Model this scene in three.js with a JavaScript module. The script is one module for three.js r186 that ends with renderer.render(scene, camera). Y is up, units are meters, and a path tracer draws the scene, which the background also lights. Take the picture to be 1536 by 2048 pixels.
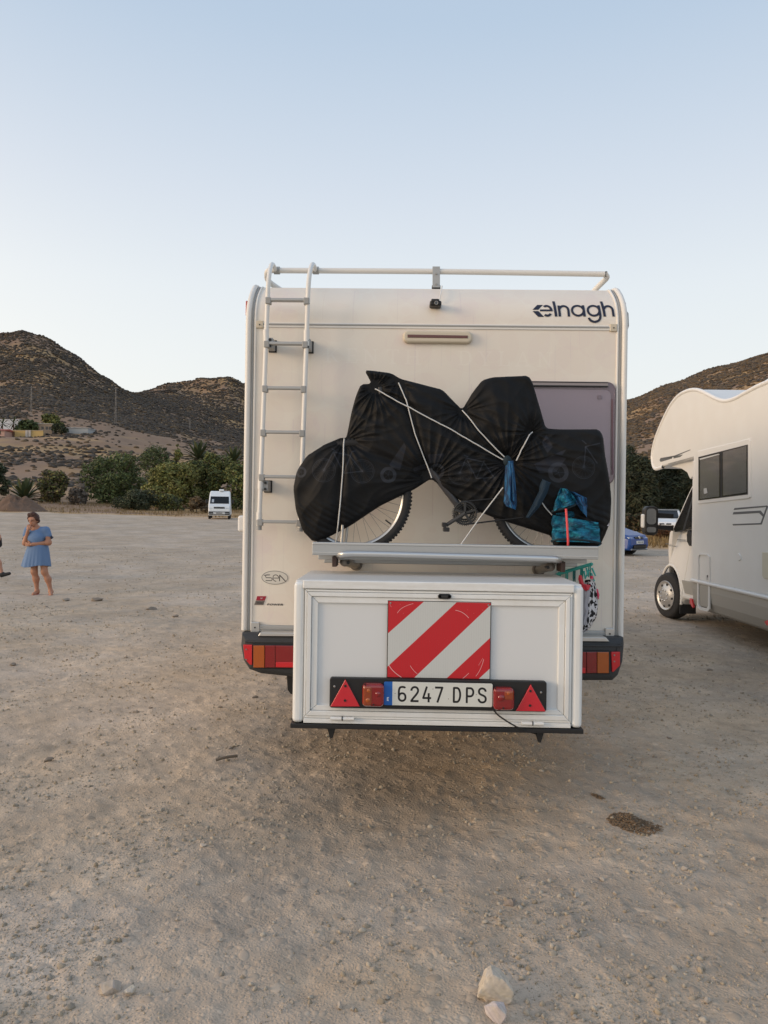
import * as THREE from 'three';
import { mergeGeometries, mergeVertices } from 'three/addons/utils/BufferGeometryUtils.js';
import { ConvexGeometry } from 'three/addons/geometries/ConvexGeometry.js';
import { RoundedBoxGeometry } from 'three/addons/geometries/RoundedBoxGeometry.js';
import { FontLoader } from 'three/addons/loaders/FontLoader.js';
import { TextGeometry } from 'three/addons/geometries/TextGeometry.js';

// ------------------------------------------------------------ camera, sky, sun, exposure
const scene = new THREE.Scene();
const F = 1540, EYE = 1.52;                       // focal length in photo pixels, eye height
const camera = new THREE.PerspectiveCamera(2 * Math.atan(1024 / F) * 180 / Math.PI, 0.75, 0.1, 6000);
camera.position.set(0, EYE, 0);
camera.rotation.set(0, 0.021, 0.0145, 'YXZ');
camera.updateMatrixWorld(true);
const renderer = new THREE.WebGLRenderer({ antialias: true });
renderer.toneMapping = THREE.LinearToneMapping;
renderer.toneMappingExposure = 1.0;
renderer.shadowMap.enabled = true;

const SUN_DIR = new THREE.Vector3(-1, 0.27, 0.2).normalize();
{
  // dusk sky: lavender blue overhead, paling to a milky horizon, a little warmer and lighter round the set sun
  const w = 512, h = 256, d = new Float32Array(w * h * 4);
  const stops = [[-1, .30, .26, .21], [-.05, .55, .50, .43], [0, .90, .88, .81], [.08, .88, .905, .87], [.18, .845, .89, .90], [.27, .79, .85, .895], [.375, .675, .75, .845], [.538, .49, .61, .76], [.8, .41, .52, .69], [1, .38, .49, .66]];
  const sa = Math.atan2(SUN_DIR.z, SUN_DIR.x);
  for (let j = 0; j < h; j++) for (let i = 0; i < w; i++) {
    const el = ((j + .5) / h - .5) * Math.PI, az = ((i + .5) / w - .5) * 2 * Math.PI, s = Math.sin(el);
    let k = 0; while (k < stops.length - 2 && s > stops[k + 1][0]) k++;
    const a = stops[k], b = stops[k + 1], t = Math.min(1, Math.max(0, (s - a[0]) / (b[0] - a[0])));
    const c = Math.cos(az - sa) * Math.cos(el), g = Math.pow(Math.max(0, c * .5 + .5), 6.5) * Math.exp(-Math.max(0, s) * 2.6) * (s < 0 ? .3 : 1);
    const o = (j * w + i) * 4, warm = [2.5, 1.65, .8];
    for (let q = 0; q < 3; q++) d[o + q] = a[q + 1] + (b[q + 1] - a[q + 1]) * t + g * warm[q];
    d[o + 3] = 1;
  }
  const sky = new THREE.DataTexture(d, w, h, THREE.RGBAFormat, THREE.FloatType);
  sky.mapping = THREE.EquirectangularReflectionMapping; sky.magFilter = sky.minFilter = THREE.LinearFilter; sky.needsUpdate = true;
  scene.background = sky; scene.environment = sky;
}
const sun = new THREE.DirectionalLight(new THREE.Color(1, .73, .48), 1.6);
sun.position.copy(SUN_DIR).multiplyScalar(60); sun.target.position.set(0, 0, -8);
sun.castShadow = true; sun.shadow.radius = 38; sun.shadow.mapSize.set(2048, 2048);
Object.assign(sun.shadow.camera, { left: -40, right: 40, top: 40, bottom: -40, near: 1, far: 160 });
scene.add(sun, sun.target);

// ------------------------------------------------------------ helpers
let seed = 20240611;
const rnd = () => { seed |= 0; seed = seed + 0x6D2B79F5 | 0; let t = Math.imul(seed ^ seed >>> 15, 1 | seed); t = t + Math.imul(t ^ t >>> 7, 61 | t) ^ t; return ((t ^ t >>> 14) >>> 0) / 4294967296; };
const rr = (a, b) => a + (b - a) * rnd();
const V = (x, y, z) => new THREE.Vector3(x, y, z);
const clamp = (x, a, b) => Math.min(b, Math.max(a, x)), lerp = (a, b, t) => a + (b - a) * t;
const sstep = (a, b, x) => { const t = clamp((x - a) / (b - a), 0, 1); return t * t * (3 - 2 * t); };
const hash = (x, y, z = 0) => { let h = Math.imul(x, 374761393) + Math.imul(y, 668265263) + Math.imul(z, 1274126177); h = Math.imul(h ^ h >>> 13, 1274126177); return ((h ^ h >>> 16) >>> 0) / 4294967296; };
function vnoise(x, y, per = 0, s = 0) {          // value noise, optionally periodic
  const xi = Math.floor(x), yi = Math.floor(y), fx = x - xi, fy = y - yi, u = fx * fx * (3 - 2 * fx), v = fy * fy * (3 - 2 * fy);
  const m = q => per ? ((q % per) + per) % per : q, x0 = m(xi), x1 = m(xi + 1), y0 = m(yi), y1 = m(yi + 1);
  const a = hash(x0, y0, s), b = hash(x1, y0, s), c = hash(x0, y1, s), d = hash(x1, y1, s);
  return a + (b - a) * u + (c - a) * v + (a - b - c + d) * u * v;
}
const fbm = (x, y, oct = 4, per = 0, s = 0) => { let a = .5, r = 0, t = 0; for (let i = 0; i < oct; i++) { r += a * vnoise(x, y, per, s + i); t += a; a *= .5; x *= 2; y *= 2; per *= 2; } return r / t; };
// a photo pixel gives a direction; the plane it is met with gives the place
const ray = (px, py) => V((px - 768) / F, -(py - 1024) / F, -1).applyQuaternion(camera.quaternion);
const onZ = (px, py, z) => { const d = ray(px, py); return d.multiplyScalar(z / d.z).add(camera.position); };
const onX = (px, py, x) => { const d = ray(px, py); return d.multiplyScalar(x / d.x).add(camera.position); };
const onG = (px, py, h = 0) => { const d = ray(px, py); return d.multiplyScalar((h - EYE) / d.y).add(camera.position); };

const used = new Map(), BASE = new Map();
function uniq(n) { const k = used.get(n) || 0; used.set(n, k + 1); return k ? n + '_' + String(k).padStart(3, '0') : n; }
function shade(o) { o.castShadow = o.receiveShadow = true; return o; }
function thing(name, label, category, base = [0, 0, 0], group) {
  const g = new THREE.Group(); g.name = uniq(name); g.position.set(...base); g.userData = { label, category };
  if (group) g.userData.group = group;
  scene.add(g); BASE.set(g, V(...base)); return g;
}
function part(name, geo, mat, parent, label) {      // geometry comes in world metres
  const b = BASE.get(parent), g = geo.clone().translate(-b.x, -b.y, -b.z), m = shade(new THREE.Mesh(g, mat));
  m.name = name; if (label) m.userData.label = label; parent.add(m); BASE.set(m, b); return m;
}
function single(name, geo, mat, label, category, group) {   // a thing that is one mesh, origin at its base
  geo.computeBoundingBox(); const b = geo.boundingBox, c = b.getCenter(V(0, 0, 0)), y = b.min.y;
  geo.translate(-c.x, -y, -c.z); const m = shade(new THREE.Mesh(geo, mat)); m.position.set(c.x, y, c.z);
  m.name = uniq(name); m.userData = { label, category }; if (group) m.userData.group = group; scene.add(m); return m;
}
function struct(name, geo, mat) { const m = shade(new THREE.Mesh(geo, mat)); m.name = uniq(name); m.userData = { kind: 'structure' }; scene.add(m); return m; }
const plain = g => { const o = g.index ? g.toNonIndexed() : g; for (const k of Object.keys(o.attributes)) if (!['position', 'normal', 'uv', 'color'].includes(k)) o.deleteAttribute(k); return o; };
const merge = a => { a = a.map(plain); const all = k => a.every(g => g.attributes[k]); for (const g of a) for (const k of ['uv', 'color', 'normal']) if (g.attributes[k] && !all(k)) g.deleteAttribute(k); return mergeGeometries(a); };
const box = (x0, y0, z0, x1, y1, z1, r = .004) => { const w = Math.abs(x1 - x0), h = Math.abs(y1 - y0), d = Math.abs(z1 - z0); return new RoundedBoxGeometry(w, h, d, 2, Math.min(r, w / 2.1, h / 2.1, d / 2.1)).translate((x0 + x1) / 2, (y0 + y1) / 2, (z0 + z1) / 2); };
const pxBox = (x0, y0, x1, y1, z, d, r) => { const a = onZ(x0, y0, z), b = onZ(x1, y1, z); return box(a.x, b.y, z - d, b.x, a.y, z, r); };
const tube = (pts, r, seg = 8, n = 0, tension = .5) => new THREE.TubeGeometry(new THREE.CatmullRomCurve3(pts, false, 'catmullrom', tension), n || Math.max(2, pts.length * 4), r, seg, false);
const rod = (a, b, r0, r1 = r0, seg = 8) => { const d = b.clone().sub(a), g = new THREE.CylinderGeometry(r1, r0, d.length(), seg); g.applyQuaternion(new THREE.Quaternion().setFromUnitVectors(V(0, 1, 0), d.clone().normalize())); return g.translate((a.x + b.x) / 2, (a.y + b.y) / 2, (a.z + b.z) / 2); };
const poly = pts => new THREE.Shape(pts.map(p => new THREE.Vector2(p[0], p[1])));
// outline on a plane of constant z, pulled back by depth, edges bevelled
function slab(pts, z, depth, bevel = .004, holes = [], seg = 2) {
  const s = poly(pts); for (const h of holes) s.holes.push(new THREE.Path(h.map(p => new THREE.Vector2(p[0], p[1]))));
  const b = Math.min(bevel, depth / 2.2), g = new THREE.ExtrudeGeometry(s, { depth: depth - 2 * b, bevelEnabled: b > 0, bevelThickness: b, bevelSize: b, bevelOffset: -b, bevelSegments: seg, curveSegments: 8 });
  return g.translate(0, 0, z - depth + b);
}
const pxPts = (pts, z) => pts.map(p => { const q = onZ(p[0], p[1], z); return [q.x, q.y]; });
const rrect = (x0, y0, x1, y1, r, n = 5) => { const o = [], C = [[x1 - r, y1 - r, 0], [x0 + r, y1 - r, 1], [x0 + r, y0 + r, 2], [x1 - r, y0 + r, 3]]; for (const [cx, cy, k] of C) for (let i = 0; i <= n; i++) { const a = (k + i / n) * Math.PI / 2; o.push([cx + r * Math.cos(a), cy + r * Math.sin(a)]); } return o; };
const pxRR = (x0, y0, x1, y1, z, r) => { const a = onZ(x0, y0, z), b = onZ(x1, y1, z); return rrect(a.x, b.y, b.x, a.y, r); };
const lin = (r, g, b) => new THREE.Color().setRGB(r, g, b);
const mat = (c, rough = .6, metal = 0, extra = {}) => new THREE.MeshStandardMaterial({ color: Array.isArray(c) ? lin(...c) : c, roughness: rough, metalness: metal, ...extra });
const phys = (c, rough, extra = {}) => new THREE.MeshPhysicalMaterial({ color: lin(...c), roughness: rough, ...extra });
function dataTex(w, h, fn, srgb = true, wrap = true) {
  const d = new Uint8Array(w * h * 4);
  for (let j = 0; j < h; j++) for (let i = 0; i < w; i++) { const c = fn(i, j), o = (j * w + i) * 4; d[o] = clamp(c[0], 0, 255); d[o + 1] = clamp(c[1], 0, 255); d[o + 2] = clamp(c[2], 0, 255); d[o + 3] = 255; }
  const t = new THREE.DataTexture(d, w, h, THREE.RGBAFormat); if (srgb) t.colorSpace = THREE.SRGBColorSpace;
  t.magFilter = THREE.LinearFilter; t.minFilter = THREE.LinearMipmapLinearFilter; t.generateMipmaps = true; if (wrap) t.wrapS = t.wrapT = THREE.RepeatWrapping; t.needsUpdate = true; return t;
}
function canvasTex(w, h, draw) { const c = document.createElement('canvas'); c.width = w; c.height = h; draw(c.getContext('2d'), w, h); const t = new THREE.CanvasTexture(c); t.colorSpace = THREE.SRGBColorSpace; t.magFilter = THREE.LinearFilter; return t; }
const planarUV = (g, x0, y0, x1, y1) => { const p = g.attributes.position, u = new Float32Array(p.count * 2); for (let i = 0; i < p.count; i++) { u[2 * i] = (p.getX(i) - x0) / (x1 - x0); u[2 * i + 1] = (p.getY(i) - y0) / (y1 - y0); } g.setAttribute('uv', new THREE.BufferAttribute(u, 2)); return g; };
// surface nets for rounded bodies
function surfaceNets(fn, mn, mx, cell) {
  const n = [0, 1, 2].map(k => Math.ceil((mx[k] - mn[k]) / cell) + 1), [nx, ny, nz] = n, f = new Float32Array(nx * ny * nz), id = (i, j, k) => (k * ny + j) * nx + i;
  for (let k = 0; k < nz; k++) for (let j = 0; j < ny; j++) for (let i = 0; i < nx; i++) f[id(i, j, k)] = fn(mn[0] + i * cell, mn[1] + j * cell, mn[2] + k * cell);
  const vid = new Int32Array(nx * ny * nz).fill(-1), pos = [], idx = [];
  for (let k = 0; k < nz - 1; k++) for (let j = 0; j < ny - 1; j++) for (let i = 0; i < nx - 1; i++) {
    let m = 0, c = 0, x = 0, y = 0, z = 0; const v = [];
    for (let q = 0; q < 8; q++) { v[q] = f[id(i + (q & 1), j + (q >> 1 & 1), k + (q >> 2))]; if (v[q] < 0) m |= 1 << q; }
    if (m === 0 || m === 255) continue;
    for (let a = 0; a < 8; a++) for (const bit of [1, 2, 4]) if (!(a & bit)) { const b = a | bit; if ((v[a] < 0) !== (v[b] < 0)) { const t = v[a] / (v[a] - v[b]); x += lerp(a & 1, b & 1, t); y += lerp(a >> 1 & 1, b >> 1 & 1, t); z += lerp(a >> 2, b >> 2, t); c++; } }
    vid[id(i, j, k)] = pos.length / 3; pos.push(mn[0] + (i + x / c) * cell, mn[1] + (j + y / c) * cell, mn[2] + (k + z / c) * cell);
  }
  const quad = (a, b, c, d, flip) => { if (a < 0 || b < 0 || c < 0 || d < 0) return; flip ? idx.push(a, c, b, a, d, c) : idx.push(a, b, c, a, c, d); };
  for (let k = 1; k < nz - 1; k++) for (let j = 1; j < ny - 1; j++) for (let i = 1; i < nx - 1; i++) {
    const s = f[id(i, j, k)] < 0;
    if (s !== f[id(i + 1, j, k)] < 0) quad(vid[id(i, j - 1, k - 1)], vid[id(i, j, k - 1)], vid[id(i, j, k)], vid[id(i, j - 1, k)], !s);
    if (s !== f[id(i, j + 1, k)] < 0) quad(vid[id(i - 1, j, k - 1)], vid[id(i - 1, j, k)], vid[id(i, j, k)], vid[id(i, j, k - 1)], !s);
    if (s !== f[id(i, j, k + 1)] < 0) quad(vid[id(i - 1, j - 1, k)], vid[id(i, j - 1, k)], vid[id(i, j, k)], vid[id(i - 1, j, k)], !s);
  }
  const g = new THREE.BufferGeometry(); g.setAttribute('position', new THREE.Float32BufferAttribute(pos, 3)); g.setIndex(idx); g.computeVertexNormals(); return g;
}
const smin = (a, b, k) => { const h = Math.max(k - Math.abs(a - b), 0) / k; return Math.min(a, b) - h * h * k * .25; };
function capsule(x, y, z, a, b, ra, rb) { const bx = b[0] - a[0], by = b[1] - a[1], bz = b[2] - a[2], px = x - a[0], py = y - a[1], pz = z - a[2], t = clamp((px * bx + py * by + pz * bz) / (bx * bx + by * by + bz * bz + 1e-9), 0, 1); return Math.hypot(px - bx * t, py - by * t, pz - bz * t) - lerp(ra, rb, t); }

// ------------------------------------------------------------ ground height
const RS = [20, 35, 50, 80, 110, 200, 385, 600, 800, 1200, 1700];
const COLS = [      // photo column, then for each distance a height (under 200: metres; otherwise the photo row it shows at)
  [-900, 0, .1, .4, 1.1, 4, 12, 25, 45, 55, 40, 20],
  [-300, 0, .1, .4, 1.1, 1002, 950, 872, 790, 705, 740, 760],
  [0, 0, .1, .4, 1.1, 1003, 948, 868, 765, 664, 720, 740],
  [30, 0, .1, .4, 1.1, 1003, 948, 868, 765, 659, 720, 740],
  [75, 0, .1, .4, 1.1, 1003, 948, 867, 768, 670, 725, 745],
  [130, 0, .1, .4, 1.05, 1004, 950, 866, 780, 706, 740, 750],
  [200, 0, .1, .4, 1.0, 1006, 952, 870, 798, 753, 765, 775],
  [258, 0, .1, .35, .95, 1008, 955, 880, 815, 791, 790, 800],
  [350, 0, .1, .3, .9, 1010, 960, 893, 838, 838, 774, 800],
  [420, 0, .1, .3, .85, 1011, 963, 902, 860, 858, 759, 800],
  [452, 0, .1, .3, .85, 1012, 964, 905, 868, 864, 755, 800],
  [490, 0, .1, .3, .8, 1012, 965, 908, 880, 872, 767, 800],
  [770, 0, .05, .3, .8, 1015, 975, 925, 890, 875, 800, 830],
  [1100, 0, .05, .4, 1.5, 1010, 965, 905, 850, 828, 835, 840],
  [1250, 0, .1, .5, 2.5, 1000, 950, 880, 820, 801, 830, 840],
  [1330, 0, .1, .5, 2.8, 995, 930, 860, 790, 769, 810, 830],
  [1440, 0, .1, .5, 3.2, 990, 915, 830, 752, 731, 790, 810],
  [1536, 0, .1, .6, 3.5, 985, 900, 805, 722, 702, 770, 800],
  [2200, 0, .1, 1.5, 6, 970, 860, 760, 680, 640, 720, 760],
  [3600, 0, .1, 1, 2, 4, 12, 30, 60, 70, 50, 30]];
const hor = px => 1024 + .0145 * (px - 768);
const HT = COLS.map(c => { const ca = Math.cos(Math.atan((c[0] - 800) / F)); return c.slice(1).map((v, i) => v < 200 ? v : EYE + (hor(c[0]) - v) / F * RS[i] * ca); });
function terrain(az, r) {
  const lim = 1.06; let back = sstep(lim, 1.9, Math.abs(az)); const px = 800 + F * Math.tan(clamp(az, -lim, lim));
  let k = 0; while (k < COLS.length - 2 && px > COLS[k + 1][0]) k++;
  const t = sstep(0, 1, (px - COLS[k][0]) / (COLS[k + 1][0] - COLS[k][0])), tt = lerp(t, clamp((px - COLS[k][0]) / (COLS[k + 1][0] - COLS[k][0]), 0, 1), .6);
  const H = i => lerp(HT[k][i], HT[k + 1][i], tt);
  let h; if (r <= RS[0]) h = H(0) * r / RS[0]; else if (r >= RS[10]) h = H(10); else { let j = 0; while (r > RS[j + 1]) j++; h = lerp(H(j), H(j + 1), (r - RS[j]) / (RS[j + 1] - RS[j])); }
  return h * (1 - back);
}
function groundY(x, z) {
  const r = Math.hypot(x, z), az = Math.atan2(x, -z); let h = terrain(az, r);
  h -= .13 * Math.exp(-((x + 7) ** 2 + (z + 14.5) ** 2) / 12) + .05 * Math.exp(-((x + 9) ** 2 + (z + 17) ** 2) / 20);
  if (r > 90) { const calm = 1 - .95 * Math.exp(-(((x + 178) / 70) ** 2 + ((z + 380) / 60) ** 2)), a = sstep(90, 500, r) * 9 * calm; h += a * (fbm(x / 60, z / 60, 5, 0, 3) - .5) + calm * sstep(90, 300, r) * 2 * (fbm(x / 14, z / 14, 3, 0, 9) - .5) + sstep(900, 1150, r) * 26 * (fbm(x / 70, z / 70, 4, 0, 57) - .5); }
  return h;
}
function rut(x, z) { let d = 0; for (const [a, b, c, e] of [[-.9, -7.4, -2.7, -3.4], [-2.5, -8.2, -4.4, -3.2], [3.4, -7, 1.9, -2.2]]) { const t = clamp(((x - a) * (c - a) + (z - b) * (e - b)) / ((c - a) ** 2 + (e - b) ** 2), 0, 1), l = Math.hypot(x - a - t * (c - a), z - b - t * (e - b)), w = sstep(.13, .07, l); d += w * (.011 + .004 * Math.sin(t * 150 + l * 30)) * sstep(0, .15, t) * sstep(1, .85, t) * sstep(.3, .55, vnoise(x * 1.5, z * 1.5, 0, 88)); } return d; }
const roughY = (x, z) => { const r = Math.hypot(x, z); return (fbm(x * .9, z * .9, 3, 0, 21) - .5) * .05 * sstep(1, 4, r) + (r < 14 ? (fbm(x * 7, z * 7, 3, 0, 31) - .5) * .022 + Math.pow(fbm(x * 18, z * 18, 2, 0, 41), 3) * .012 - rut(x, z) : 0); };
// ------------------------------------------------------------ ground and hills
// grains: rounded stones of random size on a jittered lattice, periodic over the tile
const TS = 2048, grainH = new Float32Array(TS * TS), grainC = new Float32Array(TS * TS);
for (const [n, keep, rad, amp, sd] of [[420, .75, .62, .35, 3], [150, .34, .5, .8, 7], [64, .2, .42, 1, 11]]) {
  const cs = TS / n;
  for (let cy = 0; cy < n; cy++) for (let cx = 0; cx < n; cx++) {
    if (hash(cx, cy, sd) > keep) continue;
    const R = cs * rad * (.35 + .65 * hash(cx, cy, sd + 1)), ox = (cx + hash(cx, cy, sd + 2)) * cs, oy = (cy + hash(cx, cy, sd + 3)) * cs, el = .7 + .6 * hash(cx, cy, sd + 4), th = hash(cx, cy, sd + 5) * 3.14, co = Math.cos(th), si = Math.sin(th), tone = (hash(cx, cy, sd + 6) - .45) * 32, B = Math.ceil(R * 1.3);
    for (let y = -B; y <= B; y++) for (let x = -B; x <= B; x++) { const u = (x * co + y * si) / R * el, v = (-x * si + y * co) / R / el, q = u * u + v * v; if (q >= 1) continue; const k = ((Math.floor(oy) + y + TS) % TS) * TS + (Math.floor(ox) + x + TS) % TS, hh = Math.sqrt(1 - q) * amp * R / (cs * rad); if (hh > grainH[k]) { grainH[k] = hh; grainC[k] = tone; } }
  }
}
const groundMap = dataTex(TS, TS, (i, j) => {
  const u = i / TS, v = j / TS, a = fbm(u * 6, v * 6, 4, 6, 1), b = fbm(u * 40, v * 40, 3, 40, 5), k = j * TS + i;
  const l = 170 + (a - .5) * 30 + (b - .5) * 30 + grainC[k] * Math.min(1, grainH[k] * 2.5) + (hash(i, j, 5) - .5) * 14, w = (fbm(u * 9, v * 9, 3, 9, 17) - .5) * 24;
  return [l * 1.045 + w * .3, l * .955, l * .85 - w * .4];
});
const groundBump = dataTex(TS, TS, (i, j) => { const u = i / TS, v = j / TS, l = 255 * (.28 * fbm(u * 60, v * 60, 3, 60, 5) + .72 * grainH[j * TS + i]); return [l, l, l]; }, false);
function polar(rings, azs, colour, rough) {
  const pos = [], uv = [], col = [], idx = [], na = azs.length;
  for (const r of rings) for (const a of azs) {
    const x = r * Math.sin(a), z = -r * Math.cos(a), y = groundY(x, z) + (rough ? roughY(x, z) : 0); pos.push(x, y, z); uv.push(x / 3.7, z / 3.7); const c = colour(x, z, r, a, y); col.push(c[0], c[1], c[2]);
  }
  for (let i = 0; i < rings.length - 1; i++) for (let j = 0; j < na; j++) { const k = (j + 1) % na; if (k === 0 && !polar.closed) continue; const a = i * na + j, b = i * na + k, c = a + na, d = b + na; idx.push(a, b, c, b, d, c); }
  const g = new THREE.BufferGeometry(); g.setAttribute('position', new THREE.Float32BufferAttribute(pos, 3)); g.setAttribute('uv', new THREE.Float32BufferAttribute(uv, 2)); g.setAttribute('color', new THREE.Float32BufferAttribute(col, 3)); g.setIndex(idx); g.computeVertexNormals(); return g;
}
polar.closed = true;
const azFine = n => { const o = []; for (let i = 0; i <= n; i++) o.push(-.56 + 1.12 * i / n); for (let i = 1; i < 60; i++) o.push(.56 + (2 * Math.PI - 1.12) * i / 60); return o; };
const geoRings = (a, b, n) => Array.from({ length: n + 1 }, (_, i) => a * Math.pow(b / a, i / n));
const EDGE = 80;
const edgeAt = (x, z) => { const az = Math.atan2(x, -z); return lerp(77, 36, sstep(.12, .3, az)) + (fbm(x / 5, z / 5, 3, 0, 51) - .5) * 9; };   // where the trodden gravel ends
const soil = (x, z, r) => {
  // patches of paler trodden dust and of darker loose gravel
  const p = fbm(x * .55 + 3, z * .55, 4, 0, 61), q = fbm(x * 1.7, z * 1.7, 4, 0, 71), lane = sstep(14.5, 16.5, -z + x * .08 + (q - .5) * 3) * (1 - sstep(60, 75, r)) * .5;
  const m = 1.0 + (p - .5) * .36 + (q - .5) * .22; const t = sstep(.5, .72, p), g = [lerp(1.01, 1.0, t), lerp(.985, .995, t), lerp(.95, 1.0, t)];
  const e = sstep(-1.5, 1.5, r - edgeAt(x, z)), dry = .75 + .5 * fbm(x * .8, z * .8, 3, 0, 91);
  const base = [m * g[0] * (1 - lane * .1), m * g[1] * (1 - lane * .07), m * g[2] * (1 - lane * .02)];
  return [lerp(base[0], .98 * dry, e), lerp(base[1], .74 * dry, e), lerp(base[2], .42 * dry, e)];
};
const groundMat = new THREE.MeshStandardMaterial({ map: groundMap, bumpMap: groundBump, bumpScale: .0075, roughness: .96, vertexColors: true });
struct('ground', polar([.02, ...geoRings(.5, 1.7, 12), ...geoRings(1.75, 14, 430), ...geoRings(14.3, EDGE, 130)], azFine(520), soil, true), groundMat);

const hillCol = (x, z, r, a, y) => {
  const n = fbm(x / 22, z / 22, 4, 0, 7), m = fbm(x / 6, z / 6, 3, 0, 13), b = fbm(x / 90, z / 90, 3, 0, 19);
  // one patchwork of dry grass and bare stony soil all over; the scrub that darkens the hills is planted on it
  const grass = [.38 + .12 * (m - .5), .24 + .08 * (m - .5), .11], soilC = [.235, .15, .095], t = sstep(.36, .55, n * .6 + b * .4 + (m - .5) * .3);
  return [0, 1, 2].map(i => lerp(grass[i], soilC[i], t) * (.8 + .4 * m));
};
const hillMat = mat([1, 1, 1], 1, 0, { vertexColors: true });
struct('hills', polar([EDGE, ...geoRings(EDGE + .6, 1700, 210), 2600], azFine(460), hillCol, false), hillMat);

// loose gravel: stones of a few millimetres to a few centimetres
function stoneGeo(s, detail = 1) {
  const g = mergeVertices(new THREE.IcosahedronGeometry(1, detail).deleteAttribute('normal').deleteAttribute('uv')), p = g.attributes.position;
  for (let i = 0; i < p.count; i++) { const v = V(p.getX(i), p.getY(i), p.getZ(i)); let k = .8 + .45 * vnoise(v.x * 1.3 + s * 7, v.y * 1.3 + v.z * 2.1 + s, 0, s); v.multiplyScalar(k); for (let q = 0; q < 9; q++) { const n = V(hash(q, s) - .5, hash(q, s, 1) - .4, hash(q, s, 2) - .5).normalize(), d = v.dot(n) - .58 - .2 * hash(q, s, 3); if (d > 0) v.addScaledVector(n, -d * .95); } p.setXYZ(i, v.x, v.y, v.z); }
  g.computeVertexNormals(); return g;
}
const stoneMat = mat([1, 1, 1], .95);
{
  const N = 28000, geos = [0, 1, 2].map(s => stoneGeo(s + 1, s ? 0 : 1)), Q = new THREE.Quaternion(), M = new THREE.Matrix4(), C = new THREE.Color();
  geos.forEach((g, gi) => {
    const im = new THREE.InstancedMesh(g, stoneMat, N); let k = 0, tries = 0;
    while (k < N && tries++ < N * 30) {
      const r = 1.7 * Math.pow(30 / 1.7, Math.pow(rnd(), .8)), a = rr(-.56, .52), x = r * Math.sin(a), z = -r * Math.cos(a);
      const dens = sstep(.42, .66, fbm(x * 1.7, z * 1.7, 4, 0, 71)) * .9 + sstep(.55, .7, fbm(x * 5, z * 5, 2, 0, 77)) * .5 + .07; if (rnd() > dens) continue;
      const s = Math.min(.0125, .0017 * Math.pow(rnd() + .002, -.5)) * (1 + r * .06), y = groundY(x, z) + roughY(x, z);
      Q.setFromEuler(new THREE.Euler(rr(0, 6), rr(0, 6), rr(0, 6))); M.compose(V(x, y + s * .1, z), Q, V(s, s * rr(.55, .85), s * rr(.7, 1))); im.setMatrixAt(k, M);
      const l = rr(.22, .38), w = rr(-.005, .03); im.setColorAt(k, C.setRGB(l * 1.12 + w, l, l * .82 - w)); k++;
    }
    im.count = k; im.name = uniq('gravel'); im.userData = { label: 'loose gravel and pebbles scattered over the dusty ground', category: 'gravel', kind: 'stuff' }; shade(im); scene.add(im);
  });
}
// single stones that stand out
function rock(px, py, w, h, d, s, colour, label, turn = 0, sink = .2, group, detail = 4, shape) {
  const p = onG(px, py), pts = [];      // a broken stone: the hull of a few corners, roughened
  if (shape) for (const [x, y] of shape) pts.push(V(x, y, .25 + .5 * hash(pts.length, s)), V(x * .8, y * .9, -.5 - .4 * hash(pts.length, s, 1)));
  else for (let i = 0; i < 15; i++) { const a = hash(i, s) * 6.283, b = hash(i, s, 1) * 2 - 1, q = Math.sqrt(1 - b * b), k = .8 + .3 * hash(i, s, 2); pts.push(V(Math.cos(a) * q * k, b * k * .85, Math.sin(a) * q * k)); }
  let tri = new ConvexGeometry(pts).attributes.position, arr = []; for (let i = 0; i < tri.count; i++) arr.push(V().fromBufferAttribute(tri, i));
  for (let q = 0; q < detail; q++) { const o = []; for (let i = 0; i < arr.length; i += 3) { const [a, b, c] = [arr[i], arr[i + 1], arr[i + 2]], ab = a.clone().lerp(b, .5), bc = b.clone().lerp(c, .5), ca = c.clone().lerp(a, .5); o.push(a, ab, ca, ab, b, bc, ca, bc, c, ab, bc, ca); } arr = o; }
  const col = [], g0 = new THREE.BufferGeometry(), flat = []; for (const v of arr) { const n = fbm(v.x * 4 + s, v.y * 4 + v.z * 3.1, 4, 0, s), k = (1 + .16 * (n - .5)) * (1 - .1 * Math.max(0, v.length() - .95)); flat.push(v.x * k, v.y * k, v.z * k); const m = .72 + .56 * fbm(v.x * 7 + 3, v.y * 7 + v.z * 5, 3, 0, s + 9); col.push(m, m, m * (.9 + .2 * n)); }
  g0.setAttribute('position', new THREE.Float32BufferAttribute(flat, 3)); g0.setAttribute('color', new THREE.Float32BufferAttribute(col, 3)); const g = mergeVertices(g0, 1e-4);
  g.scale(w / 2, h / 1.7, d / 2).rotateY(turn); g.computeVertexNormals(); g.computeBoundingBox();
  const y = groundY(p.x, p.z) + roughY(p.x, p.z); g.translate(p.x, y - g.boundingBox.min.y - h * sink, p.z - d * .3);
  return single('rock', g, mat(colour, .92, 0, { vertexColors: true }), label, 'rock', group);
}
rock(992, 2004, .118, .086, .10, 3, [.52, .45, .36], 'large yellowish angular rock above a smaller whitish one', 0, .08, undefined, 4, [[-1, -.5], [-.92, -.1], [-.55, .7], [-.2, .95], [.3, .75], [.72, .35], [.98, -.1], [.8, -.75], [.2, -.85], [-.4, -.8]]);
rock(992, 2046, .075, .07, .07, 5, [.50, .44, .41], 'whitish chunky stone just below the large yellowish rock', .9, .15);
rock(214, 1992, .075, .055, .06, 7, [.42, .36, .30], 'pale rounded rock half sunk beside a smaller white stone', .2, .25);
rock(258, 1996, .042, .032, .035, 8, [.48, .43, .36], 'small white stone beside the pale half sunk rock', .6, .15);
rock(1024, 1812, .06, .04, .045, 11, [.24, .20, .17], 'dark flat stone with a sharp shaded edge', .5, .3);
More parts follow.
